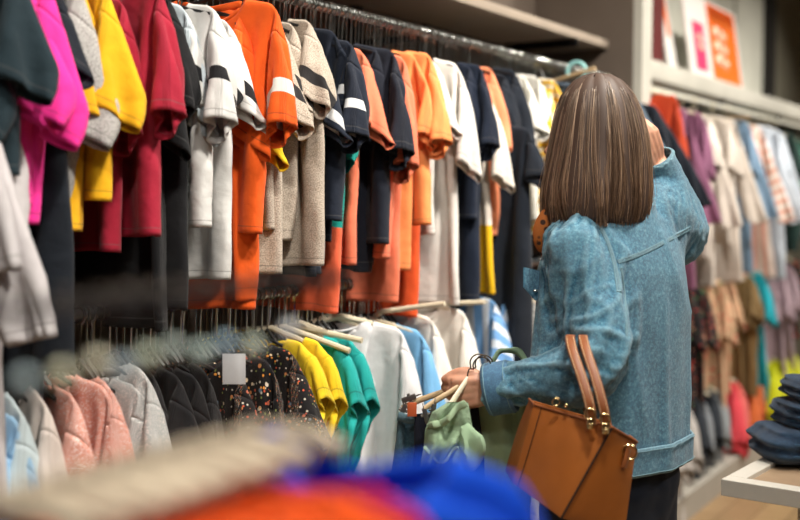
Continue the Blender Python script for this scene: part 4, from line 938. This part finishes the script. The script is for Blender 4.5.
def clip(t, pos, s=1.0, tilt=0):
    o = MB(); M3 = Matrix.Rotation(YAW, 4, 'Z') @ Matrix.Rotation(tilt, 4, 'Y'); M3.translation = pos
    o.box((-.005, -.007, -.020), (.005, -.003, .012), .001, M3); o.box((-.005, .003, -.020), (.005, .007, .012), .001, M3); o.tube([M3 @ Vector((-.010, 0, -.002)), M3 @ Vector((.010, 0, -.002))], .0035, 8)
    o.tube([M3 @ Vector((0, 0, .006)), M3 @ Vector((0, -.004, .018)), M3 @ Vector((0, 0, .024)), M3 @ Vector((0, .004, .018)), M3 @ Vector((0, 0, .006))], .0012, 6); o.build('clip', M_CLIP, t)
t1, n1, d1, L1 = held_hanger('front wooden hanger gripped in the hand, its bar pointing down left', (424, 409), 2.33, (479, 363, 0), 'wood', dd=-.004)
t2, n2, d2, L2 = held_hanger('second wooden hanger in the hand with metal clips at its end', (402, 408), 2.40, (484, 364, 4), 'wood', dd=.018)
t3, n3, d3, L3 = held_hanger('pale hanger in the hand carrying the sage green top', (438, 424), 2.30, (482, 366, -3), 'wood', .0075, mat=M_CREAM, dd=-.016)
for k, f in enumerate((.98, .86)): clip(t2, d2 * L2 * f - UP * .004, tilt=R(20 - 30 * k))
clip(t1, d1 * L1 * .97 - UP * .012, tilt=R(-15)); clip(t1, d1 * L1 * .80 - UP * .012, tilt=R(10))
clip(t2, d2 * L2 * .92 + UP * .018 + RIGHT * .006, tilt=R(70))
def sheet_garment(name, label, cat, outline, mat, depth, thick=.02, fold=.008, nf=5, grid=(22, 30), seed=0, parent_extra=None):
    """a hanging cloth bundle: left/right edge pixel columns down a list of rows, with real folds and thickness"""
    ys = [o[0] for o in outline]; n = empty(name, at_d((outline[0][1] + outline[0][2]) / 2, outline[0][0], depth), 0, label, cat); n0 = Vector(n.location); V = []; F = []; nu, nv = grid; SD = []; RS = []
    for side in (0, 1):
        for j in range(nv):
            y = ys[0] + (ys[-1] - ys[0]) * j / (nv - 1); l_ = float(np.interp(y, ys, [o[1] for o in outline])); r_ = float(np.interp(y, ys, [o[2] for o in outline]))
            for i in range(nu):
                u = i / (nu - 1); x = l_ + (r_ - l_) * u; e = math.sqrt(max(0, 1 - (2 * u - 1) ** 2)); w = j / (nv - 1)
                dp = (-1 if side == 0 else 1) * thick * e * (.5 + .5 * w) + fold * (.3 + w) * math.sin(u * nf * 2 * math.pi + seed + 1.2 * math.sin(w * 3 + seed)) + .012 * noise.noise(Vector((u * 3, w * 4, seed)))
                V.append(at_d(x, y, depth + dp) - n0); RS.append((u * .3 + seed, -w * .6, side)); SD.append((0, .05, 0))
    N = nu * nv
    for side in (0, 1):
        for j in range(nv - 1):
            for i in range(nu - 1):
                q = [side * N + j * nu + i, side * N + j * nu + i + 1, side * N + (j + 1) * nu + i + 1, side * N + (j + 1) * nu + i]; F.append(q if side else q[::-1])
    for j in range(nv - 1):
        for i, fl_ in ((0, 0), (nu - 1, 1)):
            q = [j * nu + i, (j + 1) * nu + i, N + (j + 1) * nu + i, N + j * nu + i]; F.append(q if not fl_ else q[::-1])
    F += [[i + 1, i, N + i, N + i + 1] for i in range(nu - 1)]
    o = mesh_obj('body', V, F, mat, n); me = o.data
    for an, src in (('rest', RS), ('sleeve_d', SD)):
        a = me.attributes.new(an, 'FLOAT_VECTOR', 'POINT'); a.data.foreach_set('vector', np.array(src, 'f').ravel())
    sd = o.modifiers.new('s', 'SUBSURF'); sd.levels = 1; sd.render_levels = 1; bake(o); return n, o
M_SAGE = fabric((150, 178, 146)); M_SAGE2 = fabric((160, 186, 152)); M_NV = fabric((22, 26, 40)); M_INDIGO = denim('indigo_denim', .38)
n, o = sheet_garment('jeans', 'dark blue jeans held left of the navy trousers, clipped to a hanger', 'jeans', [(414, 398, 424), (440, 396, 426), (480, 390, 428), (560, 384, 430), (640, 380, 430)], M_INDIGO, 2.41, .02, .006, 2, seed=2)
MB().tube([at_d(398, 416, 2.39) - n.location, at_d(411, 420, 2.385) - n.location, at_d(424, 417, 2.39) - n.location], .010, 8, flat=.5).build('waistband', M_INDIGO, n)
n, o = sheet_garment('trousers', 'navy trousers hanging from the hand between jeans and sage green top', 'trousers', [(414, 414, 440), (450, 414, 452), (500, 410, 470), (560, 405, 474), (640, 402, 474)], M_NV, 2.385, .018, .008, 2, seed=5)
n, o = sheet_garment('trousers', 'black trousers hanging from the hand between the two sage green pieces', 'trousers', [(404, 452, 478), (450, 448, 484), (520, 440, 486), (640, 436, 486)], fabric((18, 20, 30)), 2.405, .018, .006, 2, seed=6)
n, o = sheet_garment('top', 'sage green top folded over a pale hanger in the hand', 'top', [(402, 448, 468), (412, 432, 470), (430, 425, 473), (445, 424, 462), (460, 421, 450), (474, 420, 438)], M_SAGE, 2.315, .030, .010, 2, seed=1)
n1_ = n.location
def bundle(name, pts, rs, mat, par, flat=.6):
    sp = spline([at_d(*p) - par.location for p in pts], 6); rr = np.interp(np.linspace(0, 1, len(sp)), np.linspace(0, 1, len(rs)), rs).tolist(); V0 = MB(); V0.tube(sp, rr, 18, flat=flat)
    for i, v in enumerate(V0.V): V0.V[i] = v + FWD * (.006 * math.sin(v.x * 160 + v.z * 60)) + UP * (.004 * math.sin(v.x * 120))
    return V0.build(name, mat, par)
bundle('sleeve', [(462, 428, 2.31), (470, 440, 2.30), (470, 452, 2.30), (458, 462, 2.31), (452, 474, 2.31)], [.016, .030, .034, .026, .018], M_SAGE, n)
bundle('waistband', [(428, 428, 2.300), (448, 418, 2.285), (466, 402, 2.285)], [.006, .008, .006], M_SAGE2, n, .6)
bundle('pocket_seam', [(424, 448, 2.285), (440, 462, 2.28), (458, 448, 2.275)], [.003, .004, .003], M_SAGE2, n, .6)
n, o = sheet_garment('dress', 'long sage green dress hanging behind the denim cuff beside the handbag', 'dress', [(392, 476, 536), (402, 474, 540), (430, 477, 538), (470, 475, 534), (510, 476, 530), (560, 474, 532), (640, 472, 536)], M_SAGE2, 2.43, .022, .009, 3, grid=(30, 30), seed=3)
bundle('strap', [(488, 396, 2.47), (492, 366, 2.46), (502, 350, 2.46), (518, 352, 2.47), (528, 370, 2.48), (530, 396, 2.48)], [.006, .008, .009, .009, .008, .006], M_SAGE, n, .5)
bundle('belt', [(514, 400, 2.44), (520, 430, 2.435), (526, 460, 2.435), (522, 500, 2.44)], [.010, .009, .009, .008], M_SAGE, n, .35)
# small orange label between the clips
ol = at_d(412, 409, 2.37); t = empty('clip_label', ol, YAW, 'small orange label caught between the metal hanger clips', 'label'); MB().box((-.010, -.002, -.016), (.010, .002, .014), .001).build('label_card', plain('label_orange', srgb(196, 92, 50), .6), t)

# ================================================================ HANDBAG
def leather(name, c):
    t = NT(name); t.set(Roughness=.42); oc = t.obj_coord(); nz = t.noise(12, 4, oc).outputs[0]
    t.l(t.ramp(nz, [(.3, tuple(x * .86 for x in c[:3]) + (1,)), (.7, tuple(x * 1.08 for x in c[:3]) + (1,))]), t.p.inputs['Base Color'])
    t.l(t.bump(t.vor(420, oc).outputs[0], .12, .001), t.p.inputs['Normal']); return t.m
M_LEA = leather('tan_leather', srgb(164, 94, 36)); M_LEA2 = leather('brown_leather', srgb(146, 84, 44)); M_LEAD = leather('dark_leather', srgb(84, 42, 20)); M_GOLD = plain('gold_metal', srgb(214, 190, 140), .22, 1); M_EDGE = plain('edge_paint', srgb(40, 22, 14), .6)
BD = 2.10; bag0 = at_d(575, 470, BD + .05)
bag = empty('handbag', bag0, 0, "tan leather handbag with two handles hanging from the woman's forearm", 'handbag')
def BP(px, py, d): return at_d(px, py, d) - bag0
TOPB = [BP(534, 404, BD + .10), BP(612, 427, BD), BP(637, 442, BD + .07)]; BOTB = [BP(513, 483, BD + .09), BP(561, 518, BD - .01), BP(624, 538, BD + .05)]
V = []; F = []; nr = 10; back = FWD * .10 - RIGHT * .006
cols = []
def colpt(c, t_):       # c 0..2 along the front, t 0 top..1 bottom
    i = min(int(c), 1); f = c - i; a = TOPB[i].lerp(TOPB[i + 1], f); b_ = BOTB[i].lerp(BOTB[i + 1], f); p = a.lerp(b_, t_)
    return p - FWD * (.012 * math.sin(math.pi * t_) * math.sin(math.pi * min(1, f if c < 1 else f)))
cs = [0, .1, .25, .5, .75, .9, 1.0, 1.25, 1.5, 1.75, 2.0]; nc = len(cs)
for c in cs:
    for r in range(nr + 1): V.append(colpt(c, r / nr))
nF = len(V)
for c in cs:
    for r in range(nr + 1):
        t_ = r / nr; V.append(colpt(c, t_) + back * (.55 + .45 * t_) + FWD * .02 * math.sin(math.pi * t_))
ix = lambda b_, c, r: b_ * nF + c * (nr + 1) + r
for b_ in (0, 1):
    for c in range(nc - 1):
        for r in range(nr): q = [ix(b_, c, r), ix(b_, c + 1, r), ix(b_, c + 1, r + 1), ix(b_, c, r + 1)]; F.append(q[::-1] if b_ == 0 else q)
for c in range(nc - 1):
    F.append([ix(0, c, nr), ix(0, c + 1, nr), ix(1, c + 1, nr), ix(1, c, nr)][::-1])
for r in range(nr):
    F.append([ix(0, 0, r), ix(0, 0, r + 1), ix(1, 0, r + 1), ix(1, 0, r)][::-1]); F.append([ix(0, nc - 1, r), ix(0, nc - 1, r + 1), ix(1, nc - 1, r + 1), ix(1, nc - 1, r)])
bb = mesh_obj('bag_body', V, F, M_LEA, bag); so = bb.modifiers.new('t', 'SOLIDIFY'); so.thickness = .004; so.offset = -1; bv = bb.modifiers.new('b', 'BEVEL'); bv.width = .003; bv.segments = 2; bv.limit_method = 'ANGLE'; bake(bb)
liner = MB(); tl = [p - UP * .02 for p in TOPB]; liner.add([p + FWD * .006 for p in tl] + [p + back * .5 for p in tl], [[0, 1, 4, 3], [1, 2, 5, 4]]); liner.build('lining', M_LEAD, bag, False)
MB().tube([colpt(1.0, r / 8) - FWD * .003 for r in range(9)], .0022, 8).build('corner_piping', M_EDGE, bag)
mb = MB(); mb.tube([colpt(.1, r / 8) - FWD * .0035 for r in range(9)], .0009, 6); mb.build('stitching', M_EDGE, bag)
mb = MB(); mb.tube([TOPB[0] - FWD * .002, TOPB[1] - FWD * .003, TOPB[2] - FWD * .002], .0026, 8); mb.tube([TOPB[2], TOPB[2] + back * .55], .0026, 8); mb.tube([TOPB[0], TOPB[0] + back * .55], .0026, 8); mb.build('rim_piping', M_LEA2, bag)
# dark top flap at the left shoulder of the bag
fm = MB(); a0, a1 = BP(536, 400, BD + .085), BP(585, 412, BD + .03)
fm.add([a0, a1, BP(566, 424, BD + .03), BP(536, 442, BD + .07), BP(524, 452, BD + .08), a0 + FWD * .03, a1 + FWD * .03, BP(566, 424, BD + .06), BP(536, 442, BD + .10), BP(524, 452, BD + .11)], [[4, 3, 2, 1, 0], [5, 6, 7, 8, 9], [0, 1, 6, 5], [1, 2, 7, 6], [2, 3, 8, 7], [3, 4, 9, 8], [4, 0, 5, 9]])
def strap(name, pts, w, th, mat, par):
    sp = spline(pts, 6); V = []; F = []
    for i, p in enumerate(sp):
        t_ = (sp[min(i + 1, len(sp) - 1)] - sp[max(i - 1, 0)]).normalized(); u = (RIGHT * .9 - FWD * .2 - t_ * (RIGHT * .9 - FWD * .2).dot(t_)).normalized(); n_ = t_.cross(u)
        for a_, b_ in ((-.5, -.3), (-.35, -.5), (.35, -.5), (.5, -.3), (.5, .3), (.35, .5), (-.35, .5), (-.5, .3)): V.append(p + u * a_ * w + n_ * b_ * th)
    for i in range(len(sp) - 1):
        for k in range(8): F.append([i * 8 + k, i * 8 + (k + 1) % 8, (i + 1) * 8 + (k + 1) % 8, (i + 1) * 8 + k])
    F.append(list(range(8))); F.append([len(V) - 8 + k for k in range(8)][::-1])
    o = mesh_obj(name, V, F, mat, par)
    mb = MB()
    for off in (-.36, .36):
        P_ = []
        for i, p in enumerate(sp):
            t_ = (sp[min(i + 1, len(sp) - 1)] - sp[max(i - 1, 0)]).normalized(); u = (RIGHT * .9 - FWD * .2 - t_ * (RIGHT * .9 - FWD * .2).dot(t_)).normalized(); n_ = t_.cross(u); n_ = n_ if n_.dot(FWD) < 0 else -n_
            P_.append(p + u * off * w + n_ * th * .52)
        mb.tube(P_, .0006, 5)
    mb.build('stitching', M_THREADT, o); return o
M_THREADT = plain('tan_thread', srgb(220, 190, 150), .7)
HB = (BP(545, 408, BD + .12), BP(612, 432, BD + .09))
strap('handle', [BP(592, 424, BD - .002), BP(590, 406, BD - .01), BP(582, 378, BD + .015), BP(573, 352, BD + .055), BP(570, 338, BD + .11), BP(572, 338, BD + .20), BP(578, 356, BD + .27), BP(585, 392, BD + .24), BP(590, 425, BD + .12)], .019, .006, M_LEA2, bag)
strap('handle', [BP(606, 428, BD - .002), BP(604, 410, BD - .01), BP(596, 380, BD + .015), BP(587, 353, BD + .055), BP(583, 338, BD + .11), BP(585, 338, BD + .20), BP(592, 356, BD + .27), BP(600, 392, BD + .24), BP(608, 430, BD + .12)], .019, .006, M_LEA2, bag)
def ring(c, r, th, mat, name, par, ax=(1, 0, 0), sq=False):
    u = RIGHT; v = UP; pts = [c + u * (r * math.cos(a)) + v * (r * math.sin(a)) for a in np.linspace(0, 2 * math.pi, 22)]
    return MB().tube(pts, th, 8, cap=False).build(name, mat, par)
for px, py in ((591, 424), (606, 429)):
    m = MB(); c = BP(px, py, BD - .010); m.box(c + Vector((-.006, -.006, -.009)), c + Vector((.006, .002, .009)), .002); m.ball(c + Vector((0, -.004, 0)) - FWD * .006, .0045); m.build('metal_stud', M_GOLD, bag)
ring(BP(590, 414, BD - .014), .010, .0017, M_GOLD, 'handle_ring', bag); ring(BP(605, 419, BD - .014), .010, .0017, M_GOLD, 'handle_ring', bag)
m = MB(); c0 = colpt(1.72, .10) - FWD * .004; c1 = colpt(1.70, .30) - FWD * .004; m.tube([c0, c0.lerp(c1, .5) - FWD * .003, c1], [.0105, .011, .0105], 8, flat=.35); tb = m.build('ring_tab', M_LEA2, bag)
ring(colpt(1.74, .13) - FWD * .012, .0145, .0022, M_GOLD, 'd_ring', tb)
ring(BP(556, 402, BD + .05), .007, .0014, M_GOLD, 'zip_pull', bag); MB().ball(BP(566, 406, BD + .045), .004).build('zip_pull', M_GOLD, bag)
# ================================================================ DENIM STACK ON THE TABLE
tm = bpy.data.objects['display_table'].matrix_basis if False else None
M_DD = denim('dark_denim', (.10, .15, .24)); M_DD2 = denim('mid_denim', (.16, .24, .36))
def roll_denim(px, py, d, z, rx, ry, rz_, label, mat, seed):
    p = at_d(px, py, d); t = empty('folded_jeans', (p.x, p.y, z), YAW + R(6), label, 'jeans')
    bm = bmesh.new(); bmesh.ops.create_cube(bm, size=2); bmesh.ops.subdivide_edges(bm, edges=bm.edges[:], cuts=13, use_grid_fill=True)
    for v in bm.verts:
        c = v.co; q = Vector((abs(c.x) ** 4 + abs(c.y) ** 4 + abs(c.z) ** 4,)).x if False else (abs(c.x) ** 4 + abs(c.y) ** 4 + abs(c.z) ** 4) ** .25
        c = c / max(q, .001); f = 1 + .10 * noise.noise(c * 2.2 + Vector((seed, 0, 0))) + .05 * math.sin(c.z * 9 + c.x * 3 + seed)
        v.co = Vector((c.x * rx * f, c.y * ry * f, c.z * rz_ * (1 + .08 * noise.noise(c * 1.5 + Vector((0, seed, 0)))) + rz_))
    V = [v.co.copy() for v in bm.verts]; F = [[v.index for v in f.verts] for f in bm.faces]; bm.free()
    mesh_obj('folded_legs', V, F, mat, t)
    for s in (-.35, .3):
        MB().tube(spline([(-rx * .96, -ry * .4, rz_ * (1 + s)), (-rx * .5, -ry * 1.02, rz_ * (1 + s)), (rx * .3, -ry * 1.05, rz_ * (1 + s * .8)), (rx * .95, -ry * .5, rz_ * (1 + s))], 6), .004, 6, flat=.5).build('seam', M_DD2, t)
    return t
roll_denim(800, 470, 2.85, .792, .115, .10, .047, 'dark blue folded jeans lowest on the white table at the right edge', M_DD, 1)
roll_denim(812, 455, 2.86, .880, .09, .09, .036, 'dark blue folded jeans in the middle of the stack on the white table', M_DD, 4)
roll_denim(814, 432, 2.86, .948, .072, .08, .030, 'small dark jeans roll topmost on the white table at the right edge', M_DD, 8)

# ================================================================ NEAR RACK (out of focus)
XF = -.54; ZF = 1.402
t = empty('clothes_rack', (XF, .56, 0), 0, 'dark single-post rack close to the lens in the lower left corner', 'clothes rack')
MB().tube([(0, -.62, ZF), (0, .245, ZF)], .0045, 12).build('rail_tube', M_BLACKP, t); MB().tube([(0, -.25, ZF), (0, -.25, .02)], .014, 12).build('post', M_DKMET, t)
m = MB(); m.box((-.25, -.27, 0), (.25, -.23, .025), .004); m.box((-.02, -.55, 0), (.02, .1, .025), .004); m.build('foot', M_DKMET, t)
M_GLINT = plain('glint_bead', srgb(232, 236, 226), .35)
def near_hanger(y, label, bar, glint_mat, yaw):
    t = empty('clothes_hanger', (XF, y, ZF), 0, label, 'clothes hanger', 'hangers of the near rack'); t.rotation_euler = (0, 0, yaw)
    pts = [(x, 0, -.120 - .30 * max(0, abs(x) - .03)) for x in np.linspace(-.055, .055, 9)]
    MB().tube(pts, [.0075] * 9, 10, flat=1.1).build('hanger_arms', bar, t)
    h = [(0, 0, -.120), (.001, 0, -.04)] + [(.010 * math.cos(R(a)), 0, .010 * math.sin(R(a))) for a in np.linspace(-70, 200, 12)]
    hk = MB().tube(h, .0013, 7).build('hook', M_HOOKD, t)
    MB().ball((0, 0, -.040 + RNG.uniform(-.006, .006)), .0070, 1, 1, 1, 14).build('glint_bead', glint_mat, hk)  # pale bead added on the hook, standing in for its blurred glint
M_NEARW = plain('worn_wood', srgb(196, 182, 160), .6)
glint_cols = [srgb(170, 190, 196), srgb(226, 226, 196), srgb(235, 232, 206), srgb(176, 196, 206), srgb(206, 220, 200), srgb(188, 206, 200), srgb(196, 220, 214), srgb(160, 190, 206), srgb(210, 224, 206), srgb(214, 222, 230)]  # pale tints of the hook glints, put into the bead colours
for k, px in enumerate((22, 60, 95, 120, 146, 172, 200, 224, 252, 288)):
    y = ypx(px, XF); nm = plain('glint_bead_%d' % k, glint_cols[k], .3)
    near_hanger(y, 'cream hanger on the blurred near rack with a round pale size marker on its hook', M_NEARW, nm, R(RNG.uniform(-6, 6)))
    if k in (0, 1, 2, 3, 4, 5, 6): g = ('orange', fabric((240, 92, 24)))
    elif k == 7: g = ('magenta', fabric((190, 30, 90)))
    else: g = ('royal blue', fabric((14, 84, 225)))
    NOWN = {0: 'leftmost', 1: 'second', 2: 'third', 3: 'fourth', 4: 'fifth', 5: 'sixth', 6: 'last'}
    lab = {7: 'magenta tee blurred between the orange and royal blue tees of the near rack', 8: 'royal blue tee on the near rack beside the magenta one, blurred', 9: 'royal blue tee at the front end of the near rack, spreading over the bottom edge'}.get(k) or f'{NOWN[k]} orange tee counted from the left on the blurred near rack'
    o = hang_garment('t_shirt', ('tee', 'tee3', 'tee2', 'tee4')[k % 4] if k < 8 else 'mid', y, ZF, g[1], lab, 't-shirt', x=XF, dz=-.106 if k < 8 else (-.118 if k == 8 else -.094), roll=0 if k < 8 else R(-3) if k == 8 else R(1), s=.95 if k < 8 else 1.08, sy=.8, yaw=R(RNG.uniform(-5, 5)) if k < 8 else R(4), xo=.06 if k < 8 else .07); o.scale.x *= .8
# ================================================================ CAMERA + LIGHT
cd = bpy.data.cameras.new('camera'); cam = bpy.data.objects.new('camera', cd); COL.objects.link(cam)
cd.sensor_width = 36; cd.lens = 50; cam.location = (0, 0, EYE); cam.rotation_euler = (R(90) - PITCH, 0, YAW)
cd.dof.use_dof = True; cd.dof.focus_distance = 2.5; cd.dof.aperture_fstop = 1.7; cd.clip_start = .02
SC.camera = cam
def lamp(loc, size, power, col=(1, .93, .83), aim=None, spread=140):
    l = bpy.data.lights.new('ceiling_lamp', 'AREA'); l.shape = 'DISK'; l.size = size; l.energy = power; l.color = col; l.spread = R(spread)
    o = bpy.data.objects.new('ceiling_lamp', l); COL.objects.link(o); o.location = loc
    d = Vector(aim if aim else (loc[0], loc[1], 0)) - Vector(loc); o.rotation_euler = d.to_track_quat('-Z', 'Y').to_euler()
for y, p in ((.1, 11), (1.3, 23), (2.5, 34), (3.8, 34), (5.2, 28), (6.6, 26), (8.2, 26)):
    lamp((-.35, y, 3.18), .22, p, aim=(-1.75, y + .15, 1.3), spread=100)
lamp((-.2, .2, 3.18), .2, 7, aim=(-.55, .6, 1.2), spread=80)  # extra unseen lamp, added to brighten the near rack
for y in (0, 2.2, 4.6, 7.4, 10.5): lamp((1.3, y, 3.2), .5, 26, col=(1, .96, .9))
w = bpy.data.worlds.new('world'); SC.world = w; w.use_nodes = True; w.node_tree.nodes['Background'].inputs[0].default_value = (.6, .65, .7, 1); w.node_tree.nodes['Background'].inputs[1].default_value = .15
SC.view_settings.view_transform = 'Standard'; SC.view_settings.look = 'None'; SC.view_settings.gamma = 1; SC.view_settings.exposure = -.4; SC.view_settings.use_curve_mapping = False
